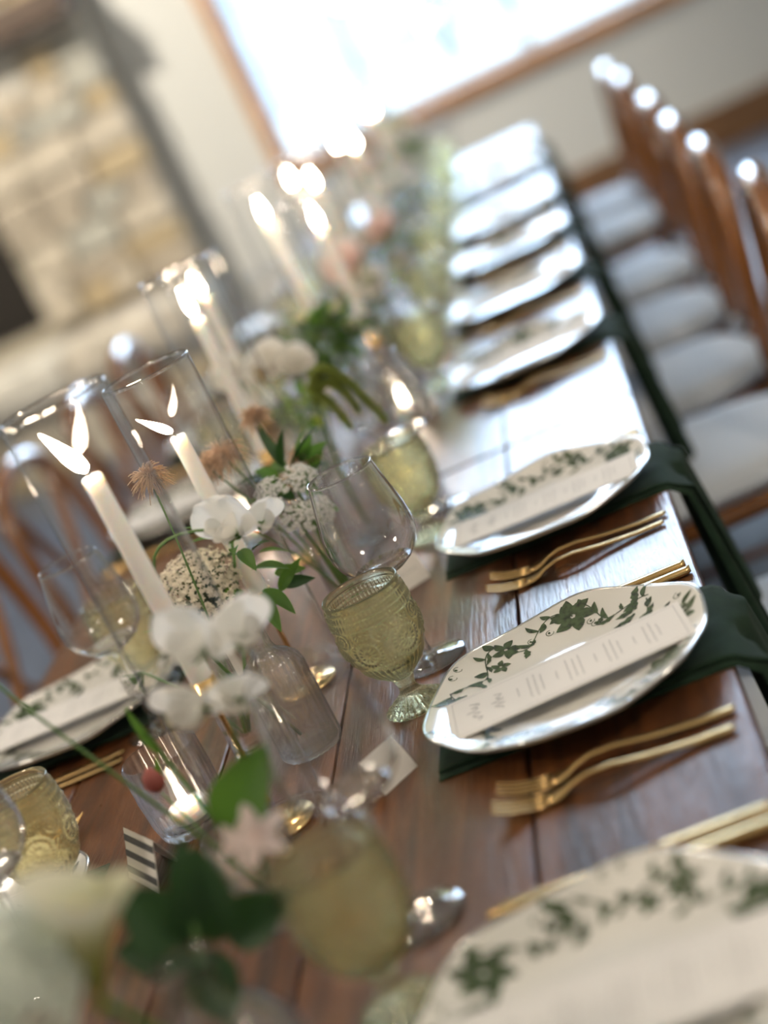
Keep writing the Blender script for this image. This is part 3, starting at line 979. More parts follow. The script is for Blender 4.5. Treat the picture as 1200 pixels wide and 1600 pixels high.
CAND = [  # x, y, cup height, candle top z, glass height, flame length, lean
    (.050, 1.320, .150, 1.120, .430, .050, (-.45, 0)),
    (.045, 1.630, .112, 1.066, .380, .034, (-.85, -.2)),
    (.008, 2.100, .150, 1.112, .420, .044, (-.1, 0)),
    (-.075, 2.560, .112, 1.085, .380, .040, (-.1, 0)),
    (.010, 2.900, .150, 1.118, .430, .046, (0, 0)),
    (.105, 2.790, .112, 1.078, .380, .046, (0, 0)),
    (.055, 3.330, .150, 1.10, .420, .042, (0, 0)),
    (-.03, 3.640, .112, 1.10, .400, .042, (0, 0)),
    (.085, 4.050, .150, 1.09, .420, .042, (0, 0)),
    (.00, 4.480, .112, 1.08, .400, .042, (0, 0)),
    (.085, 4.900, .150, 1.10, .430, .042, (0, 0)),
    (.03, 5.350, .112, 1.08, .400, .042, (0, 0)),
]
for i, (x, y, ch_, ct, gh, fl, ln) in enumerate(CAND):
    w = ('%s from the camera' % (ORD + ['eleventh', 'twelfth'])[i]) if i else 'nearest the camera'
    if i == 10: w = 'second from the window end'
    if i == 11: w = 'at the window end'
    holder((x, y, TZ + .0003), ch_, 'slim gold candlestick on a disc base, %s' % w)
    candle((x, y), TZ + ch_ - .0015, ct, 'lit blush taper candle in a tall glass, %s' % w, ln, fl)
    cylinder((x, y, TZ + .0003), gh, 'tall open glass cylinder around a candle, %s' % w)


# ------------------------------------------------------------------ small glass: votive, bud vases
def votive(loc, label, s=1., rz=0.):
    t = thing('votive_holder', label, 'candle holder', loc, rz, 'ribbed votives')
    H = .078 * s; r = .036 * s
    prof = [(0, .0005), (r * .78, .0005), (r * .88, .004), (r * .96, .02), (r, H * .6), (r * .98, H - .001), (r * .965, H), (r * .92, H - .001), (r * .93, H * .6), (r * .88, .02), (r * .8, .011), (0, .010)]
    def mod(i, rr, z, a):
        return (rr * (1 + .018 * math.cos(26 * a)) if 2 <= i <= 5 else rr), z
    MB().lathe(prof, 104, mod).obj('ribbed_glass', RIBG, t)
    MB().lathe([(0, .0112), (.018, .0112), (.0185, .014), (.0185, .026), (.017, .0262), (0, .0258)], 24).obj('tealight', WAX, t)
    m = MB().lathe([(0, .027), (.0025, .030), (.0032, .034), (.0022, .041), (.0008, .047), (0, .05)], 12)
    m.obj('flame', FLAME, t)
    return t


def vase(loc, label, kind='bottle', s=1., name='bud_vase', group='clear glass bud vases'):
    t = thing(name, label, 'vase', loc, 0, group)
    if kind == 'bottle':
        out = [(.024, 0), (.029, .0015), (.031, .006), (.031, .085), (.029, .094), (.022, .102), (.0135, .108), (.0115, .114), (.0115, .130), (.0135, .136)]
    elif kind == 'bulb':
        out = [(.022, 0), (.027, .002), (.036, .015), (.042, .032), (.040, .052), (.030, .068), (.018, .078), (.014, .088), (.0165, .102), (.021, .110)]
    elif kind == 'foot':
        out = [(.030, 0), (.032, .002), (.030, .005), (.016, .011), (.008, .018), (.008, .026), (.016, .034), (.030, .046), (.038, .062), (.040, .080), (.037, .098), (.038, .106)]
    else:
        out = [(.021, 0), (.023, .002), (.0235, .01), (.0225, .10), (.0225, .15), (.0235, .155)]
    w = .0024
    k0 = 6 if kind == 'foot' else 1
    inn = [(max(.004, r - w), z + (.004 if i == 0 else 0)) for i, (r, z) in enumerate(out[k0:])]
    prof = [(0, .0003)] + [(r * s, z * s + .0003) for r, z in out] + [(r * s, z * s + .0006) for r, z in reversed(inn)] + [(0, inn[0][1] * s + .001)]
    no = len(out)
    rib = {'bottle': 28, 'bulb': 24, 'foot': 22}.get(kind, 0)
    zt = out[-1][1] * s
    def mod(i, r, z, a):
        if rib and 2 <= i <= no - 2: return r * (1 + .028 * math.cos(rib * a)), z
        return r, z
    MB().lathe(prof, rib * 4 if rib else 48, mod if rib else None).obj('glass_body', RIBG, t)
    return t


votive((-.048, 1.395, TZ), 'ribbed clear votive glass with lit tealight beside the striped card', 1.08)
votive((.165, 2.14, TZ), 'ribbed clear votive glass with lit tealight behind the second wine glass', 1.0)
votive((.13, 2.62, TZ), 'ribbed clear votive glass near the drooping green amaranth', 1.0)
votive((.16, 3.05, TZ), 'ribbed clear votive glass before the leafy green clump', 1.0)
votive((-.10, 2.28, TZ), 'ribbed clear votive glass on the left behind the yarrow', 1.0)
votive((.145, 3.86, TZ), 'small ribbed votive glass halfway to the window', 1.0)
votive((.14, 4.70, TZ), 'small ribbed votive glass on the farthest table', 1.0)

V1 = (.068, 1.462); V2 = (-.005, 1.52); V3 = (.105, 1.745); V4 = (.092, .905); V5 = (.075, 1.155); V6 = (-.02, 1.17); V7 = (.095, 2.06); V9 = (.03, 2.33); V8 = (.06, 2.66); V0 = (.0, .78)
vase((*V1, TZ), 'ribbed clear bottle vase between the two nearest candlesticks', 'bottle', 1.02)
vase((*V2, TZ), 'clear straight tube vase holding the big yarrow head', 'tube', .9)
vase((*V3, TZ), 'clear straight tube vase holding yarrow sprigs, behind the second candle', 'tube', .9)
vase((*V4, TZ), 'round ribbed clear vase under the dark leaves in front', 'bulb', 1.15)
vase((*V5, TZ), 'footed ribbed clear vase with the pink star flowers', 'foot', .85)
vase((*V7, TZ), 'ribbed clear bottle vase with drooping amaranth', 'bottle', 1.)
vase((*V9, TZ), 'clear straight tube vase with the white ruffled blooms', 'tube', .9)
vase((*V8, TZ), 'round ribbed clear vase below the leafy green clump', 'bulb', 1.1)


# ------------------------------------------------------------------ flowers
def petal_fn(L, W, cup=.2, curl=.0, ruf=.0, tip=.5, seed=0, base=.15):
    r2 = random.Random(seed); ph = r2.uniform(0, 6)
    def g(u, v):
        s = (u - .5) * 2
        wv = (base + (1 - base) * math.sin(PI * min(1, v * .5 / tip) / 1) if v < tip else max(.02, math.cos((v - tip) / (1 - tip) * PI / 2) ** .55))
        w = W * .5 * wv
        x = s * w
        y = v * L - abs(s) * 0
        z = cup * L * (s * s * wv * .5 + .0) + curl * L * v * v + ruf * L * math.sin(s * 7 + ph) * v * v
        return (x, y, z)
    return g


def add_petal(o, d, up, L, W, name, m, parent, off, **k):
    mb = MB().grid(petal_fn(L, W, **k), 11, 12)
    mb.xf(frame(o, d, up))
    ob = mb.obj(name, m, parent, normals=False, off=off)
    return ob


def stem_obj(pts, r, parent, off, m=STEM, name='stem', r1=None):
    return MB().tube(pts, [r + ((r1 if r1 else r * .75) - r) * i / (len(pts) - 1) for i in range(len(pts))], 7).obj(name, m, parent, off=off)


def leaf_obj(p, d, up, L, W, parent, off, m=LEAF, curl=-.25, name='leaf'):
    def g(u, v):
        s = (u - .5) * 2
        w = W * .5 * (math.sin(PI * min(1, v * .97 + .03)) ** .75) * (1.1 - .45 * v)
        return (s * w, v * L, abs(s) * w * .35 + curl * L * v * v)
    mb = MB().grid(g, 7, 12); mb.xf(frame(p, d, up))
    return mb.obj(name, m, parent, normals=False, off=off)


def sweet_pea(label, base, path, blooms, m=WPET, group='sweet pea stems', lv=()):
    t = thing('sweet_pea', label, 'flower', base, 0, group)
    stem_obj(path, .0018, t, base)
    for k, (o, d, s) in enumerate(blooms):
        d = Vector(d).normalized(); o = Vector(o)
        side = d.cross(Vector((0, 0, 1)));
        side = side.normalized() if side.length > .1 else Vector((1, 0, 0))
        up = side.cross(d).normalized()
        # banner of two round lobes, two wings, keel
        for q in (-1, 1):
            add_petal(o, d * .55 + up * .8 + side * q * .45, d * -.9 + up * .4, .030 * s, .034 * s, 'banner_lobe', m, t, base, cup=-.15, curl=-.18, ruf=.07, tip=.6, seed=k * 5 + q)
            add_petal(o, d * .95 + up * .05 + side * q * .42, up * .6 - side * q * .8, .022 * s, .020 * s, 'wing_petal', m, t, base, cup=.35, curl=.12, ruf=.05, tip=.6, seed=k * 5 + 2 + q)
        add_petal(o, d, side, .014 * s, .010 * s, 'keel_petal', m, t, base, cup=.6, tip=.5)
        c = MB()
        for q in range(5):
            a = q * 2 * PI / 5
            dd = d * .75 + (side * math.cos(a) + up * math.sin(a)) * .55
            c2 = MB().grid(petal_fn(.010 * s, .0045 * s, tip=.35), 3, 5).xf(frame(o - d * .002, dd, d)); c.add(c2.v, c2.f)
        c.tube([o - d * .006, o, o + d * .005], [.0014, .0032 * s, .0015], 7)
        c.obj('calyx', LEAF, t, normals=False, off=base)
    for (p, d, L, W) in lv: leaf_obj(Vector(p), d, (0, 0, 1), L, W, t, base)
    return t


def yarrow(label, base, c, ax, R, n, m=FLOR, dome=.45, seed=0, path=None, fs=.0042, name='yarrow'):
    t = thing(name, label, 'flower', base, 0, 'yarrow heads')
    r2 = random.Random(seed)
    c = Vector(c); A = frame(c, ax, (0, 1, .3))   # local Y along the axis
    neck = A @ Vector((0, -R * .95, 0))
    if path is None: path = bez(base, (Vector(base) + neck) / 2 + Vector((0, 0, .02)), neck, n=8)
    stem_obj(path, .0019, t, base)
    fl = MB(); br = MB()
    for i in range(n):
        q = math.sqrt((i + .5) / n); a = i * 2.39996 + r2.uniform(-.25, .25)
        x, z = R * q * math.cos(a), R * q * math.sin(a)
        y = R * dome * (1 - q * q) + r2.uniform(-.10, .06) * R
        p = Vector((x, y, z))
        nrm = Vector((x * .9 / R, 1, z * .9 / R)) + Vector((r2.gauss(0, .25), 0, r2.gauss(0, .25)))
        B = frame(p, nrm, (0, 0, 1)) @ Matrix.Rotation(r2.uniform(0, 6), 4, 'Y')
        s = fs * r2.uniform(.75, 1.25)
        vs = [B @ Vector((0, .0006, 0))]
        for k in range(10):
            b = 2 * PI * k / 10; rr = s if k % 2 == 0 else s * .5
            vs.append(B @ Vector((math.cos(b) * rr, .0012 * (k % 2 == 0) * r2.uniform(-1, 1.5), math.sin(b) * rr)))
        fl.add([A @ v for v in vs], [(0, k + 1, (k + 1) % 10 + 1) for k in range(10)])
        if i % 3 == 0:
            br.tube([A @ Vector((x * .12, -R * .9, z * .12)), A @ Vector((x * .6, -R * .35, z * .6)), A @ (p - Vector((0, .002, 0)))], [.0009, .0007, .0005], 4, cap=False)
    stuff(fl.obj('florets', m, t, smooth=False, normals=False, off=base))
    stuff(br.obj('branchlets', STEM, t, off=base))
    return t


def seedhead(label, base, c, R, path, seed=0, n=170):
    t = thing('clematis_seedhead', label, 'seed head', base, 0, 'feathery seed heads')
    r2 = random.Random(seed); c = Vector(c)
    stem_obj(path, .0013, t, base, m=STEM)
    m = MB()
    for i in range(n):
        d = Vector((r2.gauss(0, 1), r2.gauss(0, 1), r2.gauss(.25, .7))).normalized()
        sw = d.cross(Vector((0, 0, 1)))
        L = R * r2.uniform(.85, 1.35)
        m.tube(bez(c + d * .002, c + d * L * .55 + Vector((0, 0, .3 * L)), c + d * L * .95 + sw * L * .35 - Vector((0, 0, .15 * L)), n=5), [.0009, .0009, .0008, .0007, .0006, .0004], 3, cap=False)
    stuff(m.obj('plumes', FEATH, t, off=base))
    MB().lathe([(0, -.004), (.004, -.001), (.004, .003), (0, .005)], 8, c=c).obj('seed_core', BARK, t, off=base)
    return t


def leafy(label, base, path, leaves, m=LEAF, name='leaf_sprig', group='leafy sprigs'):
    t = thing(name, label, 'leaves', base, 0, group)
    stem_obj(path, .0022, t, base)
    for (p, d, L, W, *mm) in leaves: leaf_obj(Vector(p), d, mm[1] if len(mm) > 1 else (0, 0, 1), L, W, t, base, mm[0] if mm else m)
    return t


# sweet pea A, crisp-ish, curving over the yarrow
bA = (V1[0] - .004, V1[1] - .002, TZ + .02)
sweet_pea('white sweet pea on an arching stem above the yarrow head', bA,
          bez(bA, (.0, 1.40, .98), (.02, 1.37, 1.075), (.121, 1.40, 1.005), n=16),
          [((.118, 1.395, 1.004), (-.35, -.75, .45), 1.55), ((.138, 1.405, 1.000), (.45, -.7, .1), 1.1)],
          lv=[((.035, 1.42, .93), (-.4, -.5, .6), .06, .014)])
# sweet pea B, big and soft in front
bB = (V5[0] + .004, V5[1], TZ + .03)
sweet_pea('large blurred white sweet pea in front of the nearest candlestick', bB,
          bez(bB, (.09, 1.14, .87), (.12, 1.14, .93), (.128, 1.15, .985), n=10),
          [((.122, 1.15, .992), (-.45, -.75, .5), 1.6), ((.146, 1.155, .985), (.6, -.6, .3), 1.45), ((.105, 1.14, .955), (-.5, -.8, .1), 1.5), ((.128, 1.15, .945), (.1, -.9, .1), 1.2)])
# yarrow
yarrow('big ivory yarrow head beside the second candle', (V2[0], V2[1], TZ + .02), (.002, 1.585, .925), (.1, -.55, .75), .046, 400, seed=1, fs=.0040)
yarrow('small white yarrow sprig near the left wine glass', (V2[0] - .003, V2[1] + .004, TZ + .02), (-.125, 1.62, .842), (-.6, -.4, -.25), .018, 46, m=FLORW, seed=2)
for k, (c, ax, R, lb) in enumerate([((.112, 1.672, .925), (.4, -.7, .5), .020, 'lower white yarrow sprig beside the nearest clear wine glass'), ((.125, 1.70, .957), (.6, -.5, .6), .020, 'upper white yarrow sprig beside the nearest clear wine glass'),
                                    ((.095, 1.67, .962), (-.1, -.7, .7), .019, 'white yarrow sprig just behind the arching sweet pea'), ((.132, 1.69, .918), (.8, -.5, .2), .017, 'small drooping white yarrow sprig above the glass tube vase')]):
    yarrow(lb, (V3[0] + .002 * k, V3[1], TZ + .02), c, ax, R, 74, m=FLORW, seed=5 + k, fs=.0034, dome=.6)
# seed heads and leaves
bC = (V3[0] - .006, V3[1] + .003, TZ + .02)
for k, (c, R, lb) in enumerate([((.056, 1.715, 1.008), .022, 'feathery tan seed head against the second glass cylinder'), ((.036, 1.71, 1.006), .020, 'pale feathery seed head left of its twin at the second cylinder'), ((.086, 1.80, 1.018), .017, 'dark feathery seed head standing tallest behind the leaves'),
                                ((.022, 1.55, 1.052), .018, 'feathery seed head seen between the two nearest glass cylinders'), ((.047, 1.64, .965), .018, 'pinkish feathery seed head below the second candle flame'), ((.115, 1.79, .955), .018, 'feathery seed head tucked into the dark leaves')]):
    if k == 3: bb_ = (V2[0] + .004, V2[1], TZ + .02)
    else: bb_ = (bC[0] + .002 * k, bC[1] + .001 * k, TZ + .02)
    seedhead(lb, bb_, c, R, bez(bb_, (Vector(bb_) + Vector(c)) / 2 + Vector((.01, 0, .02)), c, n=8), seed=k)
lv = []
r3 = random.Random(9)
for p, d, L, W in [((.105, 1.77, .955), (.7, -.1, .75), .062, .020), ((.10, 1.765, .945), (.9, .1, .15), .05, .018), ((.098, 1.77, .96), (.25, -.2, .9), .05, .017), ((.09, 1.765, .945), (-.6, -.4, .6), .05, .018), ((.1, 1.76, .93), (.6, -.7, .1), .05, .02),
                   ((.105, 1.75, .915), (.3, -.8, -.1), .045, .02), ((.095, 1.775, .96), (-.1, .2, .95), .055, .014), ((.1, 1.77, .94), (.8, -.5, .5), .05, .015)]:
    lv.append((p, d, L, W, r3.choice([LEAF, DLEAF, DLEAF])))
for q in range(16):
    a = r3.uniform(0, 6.28)
    lv.append(((.1 + .025 * math.cos(a), 1.76 + .02 * math.sin(a), r3.uniform(.90, .965)), (math.cos(a), math.sin(a) * .5 - .25, r3.uniform(-.1, .8)), r3.uniform(.03, .05), r3.uniform(.012, .02), r3.choice([LEAF, DLEAF]), r3.choice([(0, 0, 1), (.1, -.8, .5)])))
leafy('dark pointed leaf sprig between the second candle and the clear wine glass', (V3[0], V3[1] + .004, TZ + .02), bez((V3[0], V3[1] + .004, TZ + .02), (.1, 1.75, .86), (.1, 1.772, .965), n=8), lv)
lv = []
for p, d, L, W in [((.05, 1.60, .955), (-.5, -.3, .8), .05, .015), ((.055, 1.60, .95), (.4, -.3, .8), .04, .014), ((.05, 1.61, .93), (-.8, -.2, .4), .045, .016), ((.06, 1.59, .915), (.8, -.5, .1), .05, .02), ((.065, 1.575, .895), (.6, -.6, -.4), .045, .019), ((.06, 1.58, .89), (.2, -.7, -.6), .045, .018)]:
    lv.append((p, d, L, W, r3.choice([LEAF, DLEAF])))
for q in range(10):
    a = r3.uniform(0, 6.28)
    lv.append(((.055 + .022 * math.cos(a), 1.60 + .02 * math.sin(a), r3.uniform(.88, .955)), (math.cos(a), math.sin(a) * .5 - .25, r3.uniform(-.3, .8)), r3.uniform(.03, .045), r3.uniform(.012, .018), r3.choice([LEAF, DLEAF]), r3.choice([(0, 0, 1), (.1, -.8, .5)])))
leafy('green leaf sprig around the second candle below its flame', (V2[0] + .003, V2[1] + .004, TZ + .02), bez((V2[0] + .003, V2[1] + .004, TZ + .02), (.03, 1.57, .87), (.055, 1.60, .955), n=8), lv)

# hanging amaranth
def amaranth(label, base, path, tails, seed):
    t = thing('amaranth', label, 'flower', base, 0, 'amaranth stems')
    stem_obj(path, .0024, t, base)
    r2 = random.Random(seed)
    for pts, r0, r1 in tails:
        m = MB()
        m.tube(pts, [r0 * .55 + (r1 - r0) * .55 * i / (len(pts) - 1) for i in range(len(pts))], 6)
        for i in range(len(pts) - 1):
            for k in range(26):
                u = r2.random(); p = pts[i].lerp(pts[i + 1], u); r = r0 + (r1 - r0) * (i + u) / (len(pts) - 1)
                d = Vector((r2.gauss(0, 1), r2.gauss(0, 1), r2.gauss(0, 1))).normalized()
                c = p + d * r * .7; s = r * .32 * r2.uniform(.7, 1.3) + .0006
                m.add([c + Vector(q) * s for q in ((1, 0, 0), (-1, 0, 0), (0, 1, 0), (0, -1, 0), (0, 0, 1), (0, 0, -1))],
                      [(0, 2, 4), (2, 1, 4), (1, 3, 4), (3, 0, 4), (2, 0, 5), (1, 2, 5), (3, 1, 5), (0, 3, 5)])
        stuff(m.obj('tassel', AMAR, t, off=base))
    return t


b7 = (V7[0] + .003, V7[1] - .002, TZ + .02)
amaranth('green amaranth with long drooping tassels behind the yellow goblet', b7, bez(b7, (.09, 2.05, .87), (0.123, 2.009, 0.982), n=8),
         [(bez((0.123, 2.009, 0.982), (0.141, 2.000, 1.028), (0.169, 1.991, 0.987), (0.190, 1.986, 0.912), n=14), .0105, .005),
          (bez((0.121, 2.009, 0.978), (0.146, 2.000, 1.000), (0.160, 1.991, 0.969), (0.164, 1.986, 0.937), n=10), .009, .0045),
          (bez((0.119, 2.009, 0.969), (0.132, 2.000, 0.978), (0.141, 1.991, 0.946), (0.146, 1.982, 0.923), n=8), .0085, .0045)], 4)
# poppy pod
t = thing('poppy_pod', 'round brown-green poppy pod before the bright white card', 'seed pod', (V9[0] - .004, V9[1], TZ + .02))
o_ = t.location.copy()
stem_obj(bez(o_, (.03, 2.28, .88), (.018, 2.25, .972), n=8), .0014, t, o_)
MB().lathe([(0, -.012), (.006, -.010), (.010, -.002), (.009, .006), (.005, .010), (.009, .0115), (.008, .0135), (0, .014)], 18, c=(.018, 2.25, .985)).obj('pod', mat('poppy_pod_skin', (.30, .22, .09), .6), t, off=o_)

# bright white card standing among the flowers, ruffled white bloom next to it
t = thing('table_card', 'plain white folded card standing among the flowers behind the third candle', 'card', (-.025, 2.37, TZ + .18))
drop(t)


def ruffled(label, base, c, ax, R, m=WPET, n=(5, 7, 9), seed=0, path=None, name='ruffled_bloom', group='ruffled blooms', cat='flower'):
    t = thing(name, label, cat, base, 0, group)
    c = Vector(c); r2 = random.Random(seed)
    A = frame(c, ax, (0, 1, .2))
    stem_obj(path or bez(base, (Vector(base) + c) / 2 + Vector((0, 0, .02)), c - Vector(ax).normalized() * R * .3, n=8), .0022, t, base)
    for ring, k in enumerate(n):
        for i in range(k):
            a = 2 * PI * i / k + ring * .4 + r2.uniform(-.12, .12)
            op = [.35, .8, 1.25, 1.5][ring]
            d = A.to_3x3() @ Vector((math.cos(a) * math.sin(op), math.cos(op), math.sin(a) * math.sin(op)))
            up = A.to_3x3() @ Vector((-math.cos(a) * math.cos(op), math.sin(op), -math.sin(a) * math.cos(op)))
            L = R * (.62 + .16 * ring) * r2.uniform(.9, 1.1)
            add_petal(c, d, up, L, L * 1.15, 'petal', m, t, base, cup=.25, curl=.08, ruf=.08, tip=.62, seed=seed * 31 + ring * 9 + i, base=.2)
    return t


ruffled('overexposed white ruffled bloom behind the third candle', (V9[0] - .002, V9[1] + .004, TZ + .02), (.012, 2.36, .975), (-.1, -.6, .7), .042, seed=3)
ruffled('large white ruffled bloom leaning left behind the third candle', (V9[0] - .004, V9[1] + .006, TZ + .02), (-.045, 2.37, .985), (-.3, -.6, .6), .036, seed=6)
ruffled('white ruffled bloom right beside the poppy pod', (V9[0], V9[1] + .006, TZ + .02), (.052, 2.34, .965), (.3, -.5, .7), .034, seed=4)

# leafy clump
def clump(label, base, c, R, n, seed, mats=(LEAF, DLEAF, YLEAF), LL=(.02, .04)):
    t = thing('foliage_clump', label, 'leaves', base, 0, 'foliage clumps')
    r2 = random.Random(seed); c = Vector(c)
    for k in range(5):
        e = c + Vector((r2.uniform(-.6, .6) * R, r2.uniform(-.6, .6) * R, r2.uniform(-.2, .6) * R))
        stem_obj(bez(base, (Vector(base) + e) / 2 + Vector((0, 0, .01)), e, n=6), .0016, t, base)
    ms = [MB() for _ in mats]
    for i in range(n):
        d = Vector((r2.gauss(0, 1), r2.gauss(0, 1), r2.gauss(.25, .8))).normalized()
        p = c + Vector((d.x * R * r2.uniform(.2, .8), d.y * R * r2.uniform(.2, .8), d.z * R * .6 * r2.uniform(.2, .8)))
        L = r2.uniform(*LL); W = L * r2.uniform(.3, .5); k = r2.randrange(len(mats))
        def g(u, v):
            s = (u - .5) * 2; w = W * .5 * math.sin(PI * min(1, v * .97 + .03)) ** .75
            return (s * w, v * L, abs(s) * w * .35 - .25 * L * v * v)
        q = MB().grid(g, 3, 6).xf(frame(p, d + Vector((r2.gauss(0, .4), r2.gauss(0, .4), r2.gauss(0, .3))), (0, 0, 1)))
        ms[k].add(q.v, q.f)
    for m_, mt in zip(ms, mats): stuff(m_.obj('leaf_mass', mt, t, normals=False, off=base))
    return t


clump('bushy green leaf clump right of the fourth candle', (V8[0], V8[1], TZ + .03), (.058, 2.63, .935), .095, 270, 21, (LEAF, DLEAF, LEAF))
clump('yellow-green leaf clump under the drooping amaranth', (V9[0] + .001, V9[1] - .004, TZ + .02), (.055, 2.26, .915), .05, 70, 22, (YLEAF, LEAF), (.015, .03))
for k, (c, lb) in enumerate([((.095, 2.62, .975), 'pale button flower on top of the bushy green clump'), ((.04, 2.61, .985), 'cream button flower at the left of the bushy green clump'), ((.11, 2.60, .945), 'small cream flower low on the bushy green clump')]):
    yarrow(lb, (V8[0], V8[1] - .002 * k, TZ + .03), c, (.1, -.5, .8), .013, 24, m=CPET, seed=60 + k, fs=.005, name='button_flower')

# foreground: hydrangea, calla, leaves, pink flowers, bud, long blade
def hydrangea(label, base, c, R, seed):
    t = thing('hydrangea', label, 'flower', base, 0, 'hydrangeas')
    r2 = random.Random(seed); c = Vector(c)
    stem_obj(bez(base, (Vector(base) + c) / 2, c, n=6), .003, t, base)
    m = MB()
    for i in range(170):
        z = 1 - 2 * (i + .5) / 170; a = i * 2.39996; q = math.sqrt(1 - z * z)
        d = Vector((q * math.cos(a), q * math.sin(a), z))
        if z < -.75: continue
        p = c + d * R * r2.uniform(.88, 1.05)
        B = frame(p, d + Vector((r2.gauss(0, .2), r2.gauss(0, .2), r2.gauss(0, .2))), (0, 0, 1)) @ Matrix.Rotation(r2.uniform(0, 6), 4, 'Y')
        for k in range(4):
            b = k * PI / 2; s = R * .19
            C = B @ Matrix.Rotation(b, 4, 'Y')
            m.add([C @ Vector(v) for v in ((0, 0, 0), (s * .55, .15 * s, s * .5), (0, .1 * s, s), (-s * .55, .15 * s, s * .5))], [(0, 1, 2, 3)])
    stuff(m.obj('florets', HYD, t, smooth=False, normals=False, off=base))
    return t


vase((.02, .70, TZ), 'clear straight tube vase cut by the lower left corner', 'tube', 1.0)
hydrangea('pale green-white hydrangea filling the lower left corner', (.02, .70, TZ + .02), (.041, .79, .973), .045, 1)


def calla(label, base, path, c, ax, L, R):
    t = thing('calla_lily', label, 'flower', base, 0, 'calla lilies')
    stem_obj(path, .004, t, base, m=STEM)
    c = Vector(c); A = frame(c, ax, (0, -1, .3))
    def g(u, v):
        a = (u - .5) * 2 * PI * 1.08
        r = R * (.10 + .9 * v ** 1.6) * (1 + .25 * (abs(u - .5) * 2) ** 3 * 0)
        fl = v ** 4 * R * .5
        y = v * L * (1 - .35 * (abs(u - .5) * 2) ** 2 * v)
        return ((r + fl * .6) * math.sin(a), y, (r + fl * .6) * math.cos(a))
    m = MB().grid(g, 32, 18); m.xf(A)
    mt, n, l, p = newmat('calla_spathe')
    tcn = n.new('ShaderNodeTexCoord'); sx = n.new('ShaderNodeSeparateXYZ'); l.new(tcn.outputs['Generated'], sx.inputs[0])
    rp = n.new('ShaderNodeValToRGB'); rp.color_ramp.elements[0].color = (.30, .36, .03, 1); rp.color_ramp.elements[1].color = (.86, .82, .66, 1)
    rp.color_ramp.elements[0].position = .25; rp.color_ramp.elements[1].position = .85
    l.new(sx.outputs['Z'], rp.inputs[0]); l.new(rp.outputs[0], p.inputs['Base Color']); p.inputs['Roughness'].default_value = .5
    tr = n.new('ShaderNodeBsdfTranslucent'); l.new(rp.outputs[0], tr.inputs[0]); mx = n.new('ShaderNodeMixShader'); mx.inputs[0].default_value = .3
    l.new(p.outputs[0], mx.inputs[1]); l.new(tr.outputs[0], mx.inputs[2]); l.new(mx.outputs[0], n['Material Output'].inputs[0])
    m.obj('spathe', mt, t, normals=False, off=base)
    MB().tube([A @ Vector((0, L * .2, 0)), A @ Vector((0, L * .5, .003)), A @ Vector((0, L * .8, .004))], [.004, .0045, .002], 8).obj('spadix', mat('spadix_yellow', (.7, .5, .06), .7), t, off=base)
    return t


calla('cream and green calla lily beside the foreground hydrangea', (V4[0] - .004, V4[1], TZ + .03), bez((V4[0] - .004, V4[1], TZ + .03), (.085, .86, .86), (.079, .812, .93), n=6), (.078, .81, .925), (.35, -.12, .93), .10, .026)
U = (.15, -.85, .5)
lvs = [((.088, .945, .875), (-.35, -.1, .75), .062, .05, DLEAF, U), ((.10, .945, .872), (.25, -.1, .8), .066, .052, DLEAF, U), ((.085, .95, .868), (-.8, -.1, .35), .055, .042, DLEAF, U), ((.108, .95, .868), (.8, -.2, .3), .055, .042, DLEAF, U), ((.094, .935, .872), (.1, -.5, -.5), .05, .042, DLEAF, U), ((.10, .95, .89), (.1, .1, .8), .05, .034, DLEAF, U)]
leafy('broad dark green leaves in the foreground vase', (V4[0] + .004, V4[1] + .003, TZ + .03), bez((V4[0] + .004, V4[1] + .003, TZ + .03), (.09, .92, .86), (.096, .945, .895), n=6), lvs)
leafy('large curled bright green leaf before the nearest gold base', (V5[0] + .006, V5[1] - .003, TZ + .03), bez((V5[0] + .006, V5[1] - .003, TZ + .03), (.09, 1.12, .86), (.105, 1.07, .895), n=6),
      [((.102, 1.06, .885), (.62, -.1, .72), .074, .052, LEAF, (.1, -.8, .6)), ((.1, 1.08, .885), (-.1, -.3, .8), .03, .014, LEAF)])


def star_flower(label, base, c, ax, L, m, path, seed=0):
    t = thing('star_flower', label, 'flower', base, 0, 'pink star flowers')
    c = Vector(c); A = frame(c, ax, (0, .2, 1)); stem_obj(path, .0016, t, base)
    for k in range(5):
        a = 2 * PI * k / 5 + seed
        d = A.to_3x3() @ Vector((math.cos(a), .35, math.sin(a))); up = A.to_3x3() @ Vector((0, 1, 0))
        add_petal(c, d, up, L, L * .48, 'petal', m, t, base, cup=.15, curl=-.15, tip=.45, seed=k)
    x = Vector(ax).normalized()
    MB().tube([c - x * L * .9, c - x * L * .4, c], [.0016, .0026, .004], 8).obj('flower_tube', m, t, off=base)
    return t


